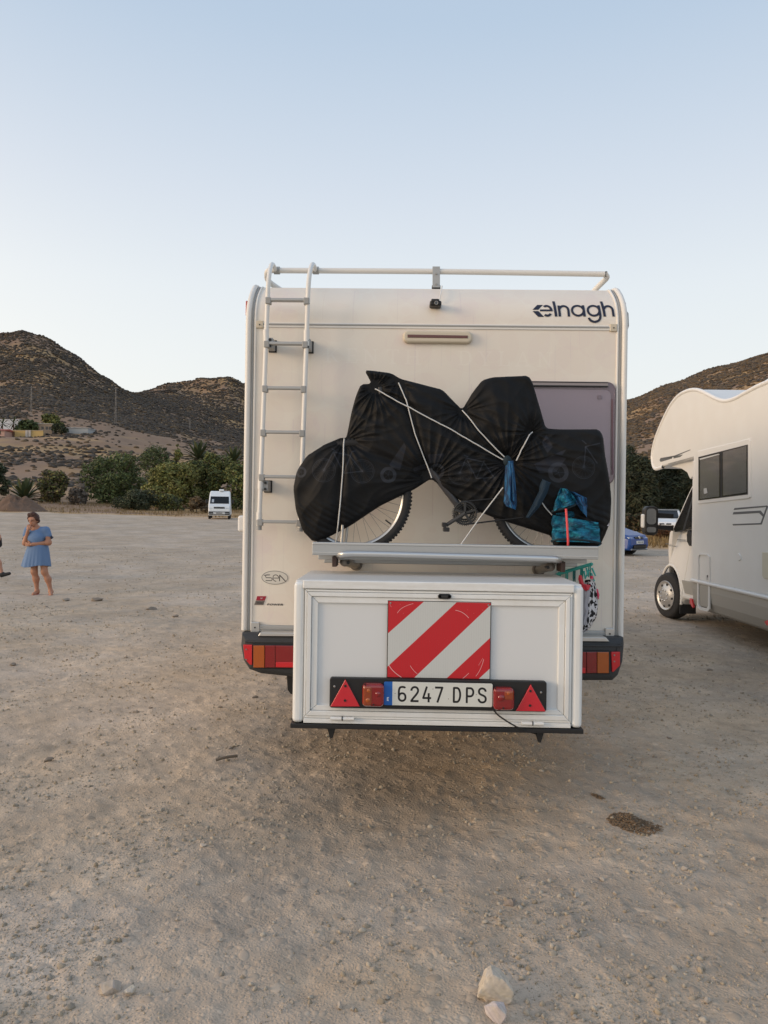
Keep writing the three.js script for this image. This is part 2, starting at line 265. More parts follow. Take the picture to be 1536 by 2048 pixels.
for (const [x, y, s] of [[1154, 1795, .038], [1206, 1764, .03], [1230, 1790, .024], [1415, 2002, .034], [1370, 1745, .035], [1425, 1868, .03], [680, 2018, .03], [705, 2020, .018], [355, 1843, .02], [370, 1800, .018], [865, 1805, .02], [440, 1890, .02], [405, 1700, .035], [550, 1876, .024], [336, 1984, .02], [1150, 1870, .03], [1508, 1722, .03], [1150, 2035, .022]])
  rock(x, y, s, s * .75, s * .8, Math.round(x), (k => [k, k * .87, k * .72])(rr(.36, .46)), 'small pale pebble standing out from the gravel', x, .2, 'pale pebbles on the gravel', 2);
for (const [x, y, s] of [[192, 1193, .26], [130, 1190, .18], [302, 1216, .2], [350, 1230, .14], [90, 1205, .12], [24, 1330, .09], [95, 1530, .07], [270, 1428, .06], [510, 1400, .07], [300, 1420, .05], [1310, 1515, .04], [1340, 1475, .05], [1420, 1340, .07], [640, 1495, .05], [440, 1420, .05], [460, 1500, .05]])
  rock(x, y, s, s * .4, s * .7, Math.round(x + y), (k => [k, k * .83, k * .66])(rr(.2, .3)), 'dull brown clod lying on the bare dirt', x, .3, 'clods on the bare dirt', 2);
{ // stick and dried dung
  const a = onG(432, 1526), b = onG(474, 1519), y = .018;
  const g = tube([V(a.x, y, a.z), V(lerp(a.x, b.x, .4), y + .008, lerp(a.z, b.z, .4) + .006), V(b.x, y + .004, b.z)], .009, 6);
  single('stick', g, mat([.17, .135, .10], .9), 'short dark stick lying on the dirt', 'stick');
  for (const [px, py, w, d, n, label] of [[1266, 1652, .13, .15, 620, 'wide brown patch of dried dung and straw on the ground'], [1193, 1596, .028, .03, 60, 'small dark brown dropping on the ground near the dung patch']]) {
    const c = onG(px, py), gs = [], col = [];
    for (let i = 0; i < n; i++) {
      const t = rr(0, 6.283), q = Math.pow(rnd(), .6) * (.78 + .3 * vnoise(t * 1.3, 4)), x = c.x + Math.cos(t) * q * w, z = c.z + Math.sin(t) * q * d * 1.0 + Math.cos(t) * q * .04, s = rr(.004, .010), f = rnd() < .45;
      const s1 = (f ? new THREE.CylinderGeometry(.0012, .0012, rr(.02, .05), 4).rotateZ(1.57).rotateY(rr(0, 6)) : stoneGeo(i % 5, 0).scale(s, s * .6, s));
      s1.translate(x, groundY(x, z) + roughY(x, z) + rr(.002, .009) * (1.3 - q), z); const h = plain(s1); h.deleteAttribute('uv'); const k = rr(.6, 1.25), cc = new Float32Array(h.attributes.position.count * 3); for (let v = 0; v < cc.length; v += 3) { cc[v] = (f ? .26 : .165) * k; cc[v + 1] = (f ? .18 : .112) * k; cc[v + 2] = (f ? .11 : .068) * k; } h.setAttribute('color', new THREE.BufferAttribute(cc, 3)); gs.push(h);
    }
    single('dung_patch', mergeGeometries(gs), mat([1, 1, 1], 1, 0, { vertexColors: true }), label, 'dung');
  }
}
// ------------------------------------------------------------ motorhome seen from behind
const ZR = -4.52, XL = -.915, XR = 1.30, YB = .815, YT = 2.885;
const zWall = y => ZR - .2 * Math.pow(clamp((y - 2.6) / (YT - 2.6), 0, 1), 2.6);
const dirtTex = (c0, amp, st = .6) => dataTex(512, 512, (i, j) => { const u = i / 512, v = j / 512, n = fbm(u * 5, v * 5, 5, 5, 2) - .5, s = fbm(u * 40, v * 3, 3, 0, 4) - .5; return c0.map((c, q) => c + amp * (n * 1.2 + s * st) * (1 + q * .25)); });
const M = {
  cream: null, white: mat([.76, .77, .77], .38, 0, { map: dirtTex([250, 250, 250], 9) }), pvc: mat([.82, .83, .83], .35, 0, { map: dirtTex([248, 248, 246], 14) }), alu: mat([.62, .62, .61], .36, .85), aluDull: mat([.44, .44, .43], .5, .6), trim: mat([.78, .76, .72], .42), grey: mat([.34, .34, .33], .5),
  bumper: mat([.040, .043, .047], .62, 0, { bumpMap: groundBump, bumpScale: .0006 }), black: mat([.012, .012, .013], .5), rubber: mat([.022, .022, .023], .85), steel: mat([.35, .34, .33], .35, .9),
  red: phys([.34, .008, .012], .18, { clearcoat: 1, clearcoatRoughness: .1 }), darkRed: phys([.24, .006, .008], .15, { clearcoat: 1 }), amber: phys([.42, .09, .006], .18, { clearcoat: 1 }), reflector: phys([.62, .012, .02], .3, { clearcoat: .6, emissive: 0 }),
  navy: mat([.012, .014, .035], .4), yellowed: mat([.62, .55, .43], .45), cord: mat([.62, .62, .60], .8),
};
const rearTex = canvasTex(2048, 2048, (c, w, h) => {
  c.fillStyle = '#ebe4d8'; c.fillRect(0, 0, w, h);
  let s = 7; const q = () => (s = (s * 16807) % 2147483647) / 2147483647;
  for (let i = 0; i < 260; i++) { const x = q() * w, y = q() * h, l = 40 + q() * 300, a = .015 + q() * .035; c.fillStyle = q() < .5 ? `rgba(120,100,75,${a})` : `rgba(255,250,240,${a})`; c.fillRect(x, y, 2 + q() * 7, l); }
  for (let i = 0; i < 500; i++) { const x = q() * w, y = q() * h, r = 20 + q() * 120; c.fillStyle = q() < .5 ? 'rgba(140,115,85,.012)' : 'rgba(255,252,245,.014)'; c.beginPath(); c.arc(x, y, r, 0, 7); c.fill(); }
  // ghost of old lettering where the paint kept its colour
  const X = m => (m - XL) / (XR - XL) * w, Y = m => h - (m - YB) / (YT - YB) * h;
  c.fillStyle = 'rgba(255,252,246,.13)'; c.font = '118px serif'; c.textBaseline = 'alphabetic';
  for (const [t, px, py] of [['K', 648, 725], ['E', 690, 726], ['N', 724, 727], ['T', 772, 728], ['H', 808, 729], ['D', 914, 731], ['Y', 956, 732], ['L', 994, 732], ['A', 1030, 733], ['N', 1072, 734]]) { const p = onZ(px, py, ZR); c.fillText(t, X(p.x), Y(p.y)); }
});
M.cream = new THREE.MeshStandardMaterial({ map: rearTex, roughness: .42 });
M.shell = mat([.74, .69, .60], .45);
const home = thing('motorhome', 'cream motorhome seen from behind, with rear ladder and covered bicycle', 'motorhome', [(XL + XR) / 2, 0, -6.5]);
{
  const zf = -9.6, prof = [[ZR, YB]]; for (let i = 0; i <= 24; i++) { const y = lerp(2.6, YT, i / 24); prof.push([zWall(y), y]); }
  prof.push([-5.2, YT + .015], [-9.2, YT - .05], [zf, 2.5], [zf - .1, 2.1], [-8.6, 1.9], [-9.2, 1.25], [-10.2, 1.0], [-10.3, .5], [-9, .42], [-4.6, .60]);
  const s = poly(prof.map(p => [p[0], p[1]])), g = new THREE.ExtrudeGeometry(s, { depth: XR - XL - .01, bevelEnabled: false });
  g.rotateY(-Math.PI / 2).translate(XR - .005, 0, 0);      // shape x -> z
  part('body_shell', g, M.shell, home);
  // rear skin, one bent sheet 6 mm proud of the shell
  const n = 40, pos = [], uv = [], idx = [];
  for (let i = 0; i <= n; i++) for (let j = 0; j <= 8; j++) { const t = i / n, y = t < .3 ? lerp(YB, 2.6, t / .3) : lerp(2.6, YT, (t - .3) / .7), x = lerp(XL, XR, j / 8); pos.push(x, y + (i === n ? .003 : 0), zWall(y) + .006); uv.push(j / 8, (y - YB) / (YT - YB)); if (i && j) { const a = i * 9 + j; idx.push(a - 10, a - 9, a, a - 10, a, a - 1); } }
  const sk = new THREE.BufferGeometry(); sk.setAttribute('position', new THREE.Float32BufferAttribute(pos, 3)); sk.setAttribute('uv', new THREE.Float32BufferAttribute(uv, 2)); sk.setIndex(idx); sk.computeVertexNormals();
  part('rear_panel', sk, M.cream, home);
  // corner trims that follow the bend of the rear
  const bent = (x, w, off, h) => { const s = new THREE.Shape(rrect(-w / 2, -h / 2, w / 2, h / 2, Math.min(w, h) * .45, 3).map(p => new THREE.Vector2(p[1], p[0]))), pts = [V(x, YB - .0, zWall(YB) + off)]; for (let i = 0; i <= 14; i++) { const y = lerp(2.55, YT - .003, i / 14); pts.push(V(x, y + (i / 14) ** 3 * off * .6, zWall(y) + off * (1 - .5 * (i / 14) ** 3))); } pts.push(V(x, YT + .03, -5.0), V(x, YT + .01, -5.6)); return new THREE.TubeGeometry(new THREE.CatmullRomCurve3(pts, false, 'centripetal'), 90, w / 2, 8).toNonIndexed(); };
  for (const [x, sg] of [[XL, 1], [XR, -1]]) {
    const t = part('corner_trim', bent(x + sg * .008, .034, .01, .03), M.trim, home);
    part('trim_insert', bent(x + sg * .033, .013, .006, .01), M.grey, t);
    part('trim_edge', bent(x + sg * .049, .014, .008, .01), M.trim, t);
  }
  // horizontal seam
  const seamA = onZ(512, 651, ZR), seamB = onZ(1236, 657, ZR), ys = (seamA.y + seamB.y) / 2, seam = part('seam_rail', box(XL + .06, ys - .014, zWall(ys) - .02, XR - .06, ys + .016, zWall(ys) + .012, .004), M.trim, home);
  part('rail_insert', box(XL + .09, ys - .001, zWall(ys), XR - .1, ys + .009, zWall(ys) + .0155, .003), M.grey, seam);
  for (const x of [XL + .075, XR - .075]) { const c = part('rail_end_cap', box(x - .02, ys - .019, zWall(ys) - .02, x + .02, ys + .024, zWall(ys) + .019, .004), M.yellowed, home); part('screw', new THREE.CylinderGeometry(.004, .004, .006, 8).rotateX(1.57).translate(x, ys, zWall(ys) + .02), M.black, c); }
  const br = part('bottom_rail', box(XL + .06, YB - .008, ZR - .02, XR - .06, YB + .032, ZR + .022, .005), M.aluDull, home);
  part('rail_insert', box(XL + .1, YB + .006, ZR, XR - .1, YB + .018, ZR + .0255, .003), M.grey, br);
  for (const x of [XL + .075, XR - .075]) { const c = part('rail_end_cap', box(x - .026, YB - .012, ZR - .02, x + .026, YB + .05, ZR + .03, .005), M.alu, home); part('screw', new THREE.CylinderGeometry(.005, .005, .006, 8).rotateX(1.57).translate(x, YB + .018, ZR + .031), M.black, c); }
  // bumper
  const zb = -4.40, bp = pxPts([[481, 1268], [1251, 1277], [1252, 1290], [1249, 1325], [1240, 1352], [1228, 1364], [1160, 1364], [585, 1357], [520, 1350], [496, 1341], [484, 1322], [479, 1292]], zb);
  const bumper = part('bumper', slab(bp, zb, .5, .05, [], 4), M.bumper, home);
  part('bumper_ridge', slab(pxPts([[490, 1281], [1244, 1290], [1244, 1294], [490, 1285]], zb), zb + .006, .03, .004), M.bumper, bumper);
  part('step_plate', slab(pxPts([[520, 1265], [720, 1267], [720, 1274], [516, 1272]], zb), zb + .002, .1, .003), M.alu, bumper);
  part('step_plate', slab(pxPts([[1000, 1272], [1212, 1275], [1219, 1283], [1000, 1281]], zb), zb + .002, .1, .003), M.alu, bumper);
  const lamp = (q, amb, refl, side, sg) => {
    const t = part('tail_light', slab(pxPts(q, zb), zb + .012, .06, .006), M.black, home), z = zb + .02;
    part('amber_lens', slab(pxPts(amb[0], zb), z, .03, .003, [], 3), M.amber, t); part('red_lens', slab(pxPts(amb[1], zb), z - .002, .03, .003, [], 3), M.darkRed, t); part('red_lens', slab(pxPts(amb[2], zb), z, .03, .003, [], 3), M.darkRed, t); part('light_reflector', slab(pxPts(refl, zb), z + .003, .02, .003), M.reflector, t);
    const r = part('side_reflector', slab(pxPts(side, zb), zb + .014, .04, .004), M.reflector, home);
    for (const k of [.2, .8]) { const p = onZ(lerp(side[0][0], side[1][0], .35 + .0 * sg), lerp(side[0][1] + 2, side[2][1] - 4, k), zb); part('screw', new THREE.CylinderGeometry(.0045, .0045, .006, 8).rotateX(1.57).translate(p.x, p.y, zb + .015), M.steel, r); }
  };
  lamp([[506, 1287], [640, 1289], [640, 1338], [506, 1336]], [[[508, 1290], [530, 1290], [530, 1334], [508, 1334]], [[531, 1290], [551, 1290], [551, 1334], [531, 1334]], [[552, 1290], [636, 1291], [636, 1335], [552, 1334]]], [[553, 1323], [620, 1323], [620, 1334], [553, 1333]], [[487, 1289], [505, 1289], [505, 1329], [501, 1329], [490, 1317]], 1);
  lamp([[1100, 1299], [1219, 1301], [1219, 1347], [1100, 1346]], [[[1193, 1303], [1216, 1303], [1216, 1345], [1193, 1345]], [[1172, 1303], [1192, 1303], [1192, 1345], [1172, 1345]], [[1104, 1302], [1171, 1303], [1171, 1345], [1104, 1344]]], [[1110, 1334], [1169, 1334], [1169, 1345], [1110, 1344]], [[1221, 1303], [1239, 1303], [1239, 1330], [1226, 1343], [1223, 1343]], -1);
  // underside, mud flaps, wheels
  part('mud_flap', slab(pxPts([[573, 1350], [600, 1350], [600, 1392], [581, 1388], [575, 1380]], -4.7), -4.7, .03, .004), M.black, home);
  for (const x of [-.42, .80]) part('tow_beam', box(x - .03, .47, -5.4, x + .03, .56, -3.8, .004), M.black, home);
  for (const [x, z] of [[-.72, -6.9], [1.1, -6.9], [-.72, -9.6], [1.1, -9.6]]) { const w = part('wheel', new THREE.CylinderGeometry(.33, .33, .2, 28).rotateZ(1.5708).translate(x, .33, z), M.rubber, home); part('rim', new THREE.CylinderGeometry(.2, .2, .21, 20).rotateZ(1.5708).translate(x, .33, z), M.alu, w); }
  for (const z of [-6.9, -9.6]) part('axle', rod(V(-.7, .33, z), V(1.08, .33, z), .05), M.black, home);
  // left mirror and awning end that stick out past the sides
  part('door_mirror', pxBox(475, 1031, 489, 1064, -9.2, .16, .03), M.white, home);
  part('awning_case', slab(pxPts([[1243, 617], [1254, 618], [1259, 625], [1260, 650], [1256, 662], [1243, 667]], -4.75), -4.75, 3.4, .02), M.grey, home);
  part('marker_light', pxBox(491, 601, 499, 631, -4.66, .03, .006), M.red, home); part('marker_light', pxBox(1244, 604, 1252, 632, -4.66, .03, .006), M.red, home);

  // ladder
  const zl = -4.42, lad = part('ladder', rod(onZ(518, 1058, zl), onZ(535, 606, zl), .0135, .0135, 12), M.trim, home);
  part('rail', rod(onZ(600, 1060, zl), onZ(615.5, 608, zl), .0135, .0135, 12), M.trim, lad);
  for (const [x0, x1, x2] of [[535, 541, 552], [615.5, 622, 632]]) part('rail_hook', tube([onZ(x0, 607, zl), onZ(x0 + 1.5, 570, zl - .01), onZ(x0 + 4, 546, zl - .05), onZ(x1 + 2, 530, zl - .16), onZ(x1 + 6, 531, zl - .26), onZ(x2 - 1, 542, -4.76)], .0135, 10, 30), M.trim, lad);
  for (const [y, x0, x1] of [[600, 535, 615.5], [687, 532, 612.5], [776, 528.5, 609.5], [864, 525, 606.5], [953, 522, 603.5], [1043, 518.5, 600.5]]) {
    const a = onZ(x0, y, zl), b = onZ(x1, y + 1, zl), r = part('rung', box(a.x, a.y - .009, zl - .018, b.x, a.y + .009, zl + .018, .005), M.aluDull, lad);
    for (const p of [a, b]) part('rung_clamp', box(p.x - .016 + (p === a ? .006 : -.006), p.y - .026, zl - .02, p.x + .016 + (p === a ? .006 : -.006), p.y + .013, zl + .02, .005), M.grey, lad);
  }
  for (const [x, y] of [[539, 686], [614, 688], [529.5, 972], [606, 974]]) { const p = onZ(x, y, zl); part('stand_off', box(p.x - .014, p.y - .03, ZR, p.x + .02, p.y + .03, zl + .004, .004), M.grey, lad); for (const k of [-.018, .018]) part('bolt', new THREE.CylinderGeometry(.008, .008, .01, 8).rotateX(1.57).translate(p.x + .004, p.y + k, zl + .006), M.black, lad); part('stand_off_base', box(p.x - .02, p.y - .036, ZR, p.x + .028, p.y + .036, ZR + .014, .003), M.black, lad); }
  for (const [x0, y0, x1, y1] of [[532, 660, 533, 690], [522, 958, 521, 978], [518.6, 1025, 518.4, 1040], [613.5, 660, 613, 692]]) part('rail_sleeve', rod(onZ(x0, y0, zl), onZ(x1, y1, zl), .017, .017, 12), M.trim, lad);
  part('foot', rod(onZ(518, 1052, zl), onZ(517.9, 1060, zl), .0165, .0165, 12), M.grey, lad); part('foot', rod(onZ(600, 1055, zl), onZ(599.8, 1063, zl), .0165, .0165, 12), M.grey, lad);

  // roof rail
  const zr = -4.76, rail = part('roof_rail', tube([V(-.66, YT, -5.1), onZ(541, 566, -4.92), onZ(534, 549, zr - .04), onZ(538, 541, zr), onZ(560, 541, zr), onZ(870, 543, zr), onZ(1190, 548, zr), onZ(1209, 549, zr), onZ(1213, 556, zr - .05), onZ(1190, 580, -5.0), V(1.18, YT, -5.15)], .0175, 12, 200, .35), M.trim, home);
  part('rail_bracket', slab(pxPts([[865, 533], [880, 533], [880, 575], [865, 575]], zr + .02), zr + .022, .006, .001), M.aluDull, rail);
  part('bracket_foot', pxBox(864, 570, 881, 578, zr + .02, .05, .003), M.black, rail);
  for (const y of [548, 569]) { const p = onZ(872.5, y, zr + .02); part('bolt', new THREE.CylinderGeometry(.006, .006, .008, 8).rotateX(1.57).translate(p.x, p.y, zr + .024), M.grey, rail); }
  for (const x of [554, 632]) { const p = onZ(x, 541, zr); part('rail_collar', new THREE.CylinderGeometry(.024, .024, .035, 12).rotateZ(1.57).translate(p.x, p.y, p.z), M.grey, rail); }
  // reversing camera and its cable
  const cp = onZ(871, 608, -4.5), cam = part('reversing_camera', box(cp.x - .034, cp.y - .017, cp.z - .06, cp.x + .034, cp.y + .014, cp.z + .03, .01), M.black, home);
  part('camera_ear', box(cp.x - .026, cp.y + .002, cp.z - .02, cp.x + .02, cp.y + .022, cp.z + .034, .005), M.black, cam); part('camera_lens', new THREE.CylinderGeometry(.008, .009, .012, 16).rotateX(1.57).translate(cp.x + .003, cp.y - .004, cp.z + .034), phys([.02, .02, .025], .08, { clearcoat: 1 }), cam); part('lens_ring', new THREE.TorusGeometry(.0095, .0018, 6, 20).translate(cp.x + .003, cp.y - .004, cp.z + .04), M.grey, cam);
  part('cable', tube([onZ(884, 572, -4.68), onZ(882, 585, -4.58), onZ(878, 602, -4.54)], .004, 6, 16), M.trim, cam);
  // high brake light
  const bl = part('brake_light', slab(pxRR(806, 663, 944, 689, ZR, .03), ZR + .035, .04, .014, [], 4), M.yellowed, home);
  part('lens', slab(pxPts([[815, 669.5], [935.5, 671.5], [935.5, 677], [815, 675.5]], ZR + .03), ZR + .0385, .02, .002), phys([.11, .022, .015], .25, { clearcoat: .6 }), bl);
  // window
  const wf = part('window', slab(pxRR(985, 762, 1227, 970, ZR, .05), ZR + .024, .03, .008, [], 3), phys([.19, .14, .155], .3), home);
  part('blind', slab(pxRR(1000, 779, 1217, 962, ZR, .035), ZR + .0275, .01, .002), mat([.34, .325, .35], .6), wf);
  part('pane', slab(pxRR(988, 765, 1224, 967, ZR, .045), ZR + .036, .006, .002), phys([.93, .89, .92], .06, { transmission: 1, thickness: 0 }), wf);
  part('hinge_rail', slab(pxPts([[985, 763], [1213, 766], [1213, 776], [985, 774]], ZR), ZR + .042, .03, .004), mat([.30, .27, .28], .4), wf); part('hinge_groove', slab(pxPts([[985, 771.5], [1212, 774], [1212, 776.5], [985, 774.5]], ZR), ZR + .045, .01, .001), M.black, wf); part('hinge_groove', slab(pxPts([[985, 764.2], [1212, 767], [1212, 768.6], [985, 765.8]], ZR), ZR + .045, .01, .001), M.black, wf);
  part('latch', slab(pxRR(1192, 792, 1200, 800, ZR, .006), ZR + .034, .005, .001), mat([.2, .17, .2], .5), wf);
  part('gasket', slab(pxPts([[1220, 800], [1223, 800], [1223, 950], [1220, 950]], ZR), ZR + .038, .008, .001), mat([.16, .09, .11], .7), wf);

  // lettering: ribbons of dark vinyl on the skin
  const LX = zx => 1050 + zx / 8.084, LY = zy => 590 + zy / 8.084, out = [];
  const put = (a) => { const p = onZ(LX(a[0]), LY(a[1]), ZR - .03); return V(p.x, p.y, zWall(p.y) + .0085); };
  const ribbon = (pts, w) => { const P = [], I = []; for (let i = 0; i < pts.length; i++) { const a = pts[Math.max(0, i - 1)], b = pts[Math.min(pts.length - 1, i + 1)], dx = b[0] - a[0], dy = b[1] - a[1], l = Math.hypot(dx, dy), nx = -dy / l * w / 2, ny = dx / l * w / 2, q = pts[i]; for (const s of [1, -1]) { const v = put([q[0] + nx * s, q[1] + ny * s]); P.push(v.x, v.y, v.z); } if (i) { const k = i * 2; I.push(k - 2, k - 1, k, k - 1, k + 1, k); } } const g = new THREE.BufferGeometry(); g.setAttribute('position', new THREE.Float32BufferAttribute(P, 3)); g.setIndex(I); g.computeVertexNormals(); return g; };
  const line = (a, b, n = 6) => Array.from({ length: n + 1 }, (_, i) => [lerp(a[0], b[0], i / n), lerp(a[1], b[1], i / n)]);
  const arc = (cx, cy, rx, ry, d0, d1, n = 20) => Array.from({ length: n + 1 }, (_, i) => { const t = lerp(d0, d1, i / n) * Math.PI / 180; return [cx + rx * Math.cos(t), cy - ry * Math.sin(t)]; });
  const quad = q => ribbon([[(q[0][0] + q[3][0]) / 2, (q[0][1] + q[3][1]) / 2]], 1);
  const fill = q => { const g = new THREE.BufferGeometry(), v = q.map(put); g.setAttribute('position', new THREE.Float32BufferAttribute(v.flatMap(p => [p.x, p.y, p.z]), 3)); g.setIndex([0, 2, 1, 0, 3, 2]); g.computeVertexNormals(); return g; };
  const logo = part('logo_arrow', fill([[112, 250], [198, 160], [290, 160], [206, 250]]), M.navy, home); part('arrow_half', fill([[112, 275], [206, 275], [290, 375], [198, 375]]), M.navy, logo);
  const letters = { e: [ribbon(arc(345, 262, 70, 84, 128, 0), 38), ribbon(line([232, 261], [436, 261]), 32), ribbon(arc(345, 268, 72, 86, -38, -125), 38)], l: [ribbon(line([470, 85], [486, 370]), 42)], n: [ribbon(line([540, 170], [547, 370]), 40), ribbon([...arc(618, 262, 72, 82, 165, 0), ...line([690, 280], [691, 370])], 38)], a: [ribbon(arc(842, 264, 93, 90, 0, 360, 40), 36), ribbon(line([934, 164], [943, 370]), 40)], g: [ribbon(arc(1096, 264, 93, 90, 0, 360, 40), 36), ribbon([...line([1188, 164], [1197, 360]), ...arc(1102, 372, 94, 86, 0, -168)], 38)], h: [ribbon(line([1246, 85], [1268, 370]), 42), ribbon([...arc(1335, 262, 70, 82, 160, 0), ...line([1405, 280], [1410, 370])], 38)] };
  for (const k in letters) part('logo_letter', merge(letters[k].map((g, i) => g.translate(0, 0, i * .0004))), M.navy, home);
  // stickers low on the left
  const ov = onZ(550, 1155, ZR), sw = .158, sh = .083, st = canvasTex(512, 256, (c, w, h) => {
    c.fillStyle = '#d9d5cc'; c.fillRect(0, 0, w, h); c.strokeStyle = '#6f6c68'; c.lineWidth = 9; c.beginPath(); c.ellipse(w / 2, h / 2, w / 2 - 9, h / 2 - 9, 0, 0, 7); c.stroke();
    c.strokeStyle = '#1d1d22'; c.lineWidth = 12; c.lineJoin = 'round'; const path = a => { c.beginPath(); a.forEach((p, i) => i ? c.lineTo(...p) : c.moveTo(...p)); c.stroke(); };
    path([[45, 88], [165, 80]]); c.beginPath(); c.moveTo(165, 80); c.lineTo(100, 80); c.bezierCurveTo(75, 85, 75, 132, 105, 132); c.lineTo(180, 132); c.bezierCurveTo(215, 135, 215, 182, 180, 184); c.lineTo(82, 184); c.stroke();
    c.beginPath(); c.moveTo(232, 136); c.lineTo(330, 136); c.bezierCurveTo(330, 65, 222, 55, 222, 130); c.bezierCurveTo(222, 175, 250, 192, 285, 194); c.stroke(); c.lineWidth = 16; path([[348, 192], [350, 82], [470, 198]]);
  });
  const sg = new THREE.ExtrudeGeometry(new THREE.Shape().absellipse(ov.x, ov.y, sw / 2, sh / 2, 0, Math.PI * 2), { depth: .002, bevelEnabled: false, curveSegments: 40 }).translate(0, 0, ZR + .0065); planarUV(sg, ov.x - sw / 2, ov.y - sh / 2, ov.x + sw / 2, ov.y + sh / 2);
  part('oval_sticker', sg, new THREE.MeshStandardMaterial({ map: st, roughness: .4 }), home, 'oval sticker with three thin black letters');
  const badge = part('badge', slab(pxPts([[515, 1192], [533, 1192], [530, 1200.5], [512.5, 1200.5]], ZR), ZR + .010, .004, .0008), mat([.35, .015, .04], .35), home); part('badge_lower', slab(pxPts([[512, 1201], [530, 1201], [527, 1209.5], [509, 1209.5]], ZR), ZR + .010, .004, .0008), mat([.16, .14, .125], .4), badge);
  const font = await new FontLoader().loadAsync('fonts/droid/droid_sans_bold.typeface.json');
  const words = (t, px, py, size, z, m, parent, slant = .25, wide = 1) => { const g = new TextGeometry(t, { font, size, depth: .001, curveSegments: 3 }), p = onZ(px, py, z); g.applyMatrix4(new THREE.Matrix4().set(wide, slant, 0, 0, 0, 1, 0, 0, 0, 0, 1, 0, 0, 0, 0, 1)); return part('lettering', g.translate(p.x, p.y, z), m, parent); };
  words('POWER', 533, 1210.5, .0105, ZR + .0075, mat([.06, .055, .05], .5), badge, .4, 1.9); words('16', 520, 1198, .009, ZR + .0105, mat([.6, .55, .55], .5), badge); words('VALVE', 512.5, 1207, .008, ZR + .0105, mat([.05, .04, .04], .5), badge, .3, 1.1);
  home.userData.words = undefined; delete home.userData.words; M.font = font;
}

// ------------------------------------------------------------ cargo box on the tow frame
const ZB = -3.66, bx0 = -.502, bx1 = .876, by0 = .508, by1 = 1.184, zbk = -4.3;
const cargo = thing('cargo_box', 'white panelled cargo box mounted low behind the cream motorhome', 'cargo box', [(bx0 + bx1) / 2, .47, (ZB + zbk) / 2]);
{
  part('carcass', box(bx0 + .01, by0, zbk, bx1 - .01, by1 - .035, ZB - .03, .006), M.white, cargo);
  for (const [a, b] of [[bx0, bx0 + .052], [bx1 - .052, bx1]]) part('corner_post', box(a, by0, ZB - .055, b, by1 - .002, ZB, .02), M.pvc, cargo);
  part('lid', box(bx0 + .004, by1 - .026, zbk, bx1 - .004, by1 + .004, ZB - .03, .008), mat([.70, .69, .66], .4), cargo);
  part('lid_edge', box(bx0 + .045, by1 - .034, ZB - .06, bx1 - .047, by1 + .007, ZB + .008, .006), M.pvc, cargo);
  // door frame: four mitred members stepped towards the panel
  const fx0 = bx0 + .054, fx1 = bx1 - .054, fy0 = by0 + .004, fy1 = by1 - .037, fr = (a, b, w0, w1, z, nm) => { // members of a frame from inset a to inset b
    const X0 = fx0 + a, X1 = fx1 - a, Y0 = fy0 + w0, Y1 = fy1 - a, x0 = fx0 + b, x1 = fx1 - b, y0 = fy0 + w1, y1 = fy1 - b, e = .0008;
    for (const q of [[[X0, Y1], [x0 + e, y1], [x1 - e, y1], [X1, Y1]], [[X0, Y0], [X1, Y0], [x1 - e, y0], [x0 + e, y0]], [[X0, Y0 + e], [x0, y0 + e], [x0, y1 - e], [X0, Y1 - e]], [[X1, Y0 + e], [X1, Y1 - e], [x1, y1 - e], [x1, y0 + e]]]) part(nm, slab(q, z, .03, .003), M.pvc, cargo);
  };
  fr(0, .011, .022, .034, ZB - .001, 'frame_outer_bead'); fr(.0125, .033, .0355, .058, ZB + .006, 'door_frame'); fr(.0345, .064, .0595, .084, ZB - .002, 'door_frame_inner');
  part('bottom_sill', box(fx0 + .001, by0 + .002, ZB - .03, fx1 - .001, by0 + .0245, ZB + .002, .003), M.pvc, cargo);
  part('door_panel', box(fx0 + .06, fy0 + .08, ZB - .03, fx1 - .06, fy1 - .06, ZB - .014, .002), mat([.70, .72, .73], .3), cargo);
  const t = part('base_tray', box(bx0 - .006, by0 - .022, zbk - .02, bx1 + .004, by0 - .001, ZB + .01, .003), M.black, cargo);
  for (const px of [661, 1084]) { const p = onZ(px, 1460, ZB); part('support_leg', slab([[p.x - .026, by0 - .02], [p.x + .024, by0 - .02], [p.x + .006, by0 - .085], [p.x - .006, by0 - .085]], ZB - .05, .04, .003), M.black, cargo); }
  for (const [a, b, y] of [[661, 708, 1437], [1043, 1087, 1447]]) { const h = part('hinge', rod(onZ(a, y - .3, ZB + .014), onZ(b, y + .6, ZB + .014), .009, .009, 12), M.pvc, cargo); const m = (a + b) / 2; part('hinge_pin', rod(onZ(m - 1, y, ZB + .014), onZ(m + 1.2, y, ZB + .014), .0105, .0105, 12), M.black, h); }
  const l = part('lock', slab(pxRR(876, 1187, 902, 1198, ZB, .013), ZB + .013, .012, .004), M.black, cargo); part('latch_slot', slab(pxRR(882, 1190, 896, 1195, ZB, .005), ZB + .0145, .004, .001), mat([.05, .05, .05], .3, .5), l);
}
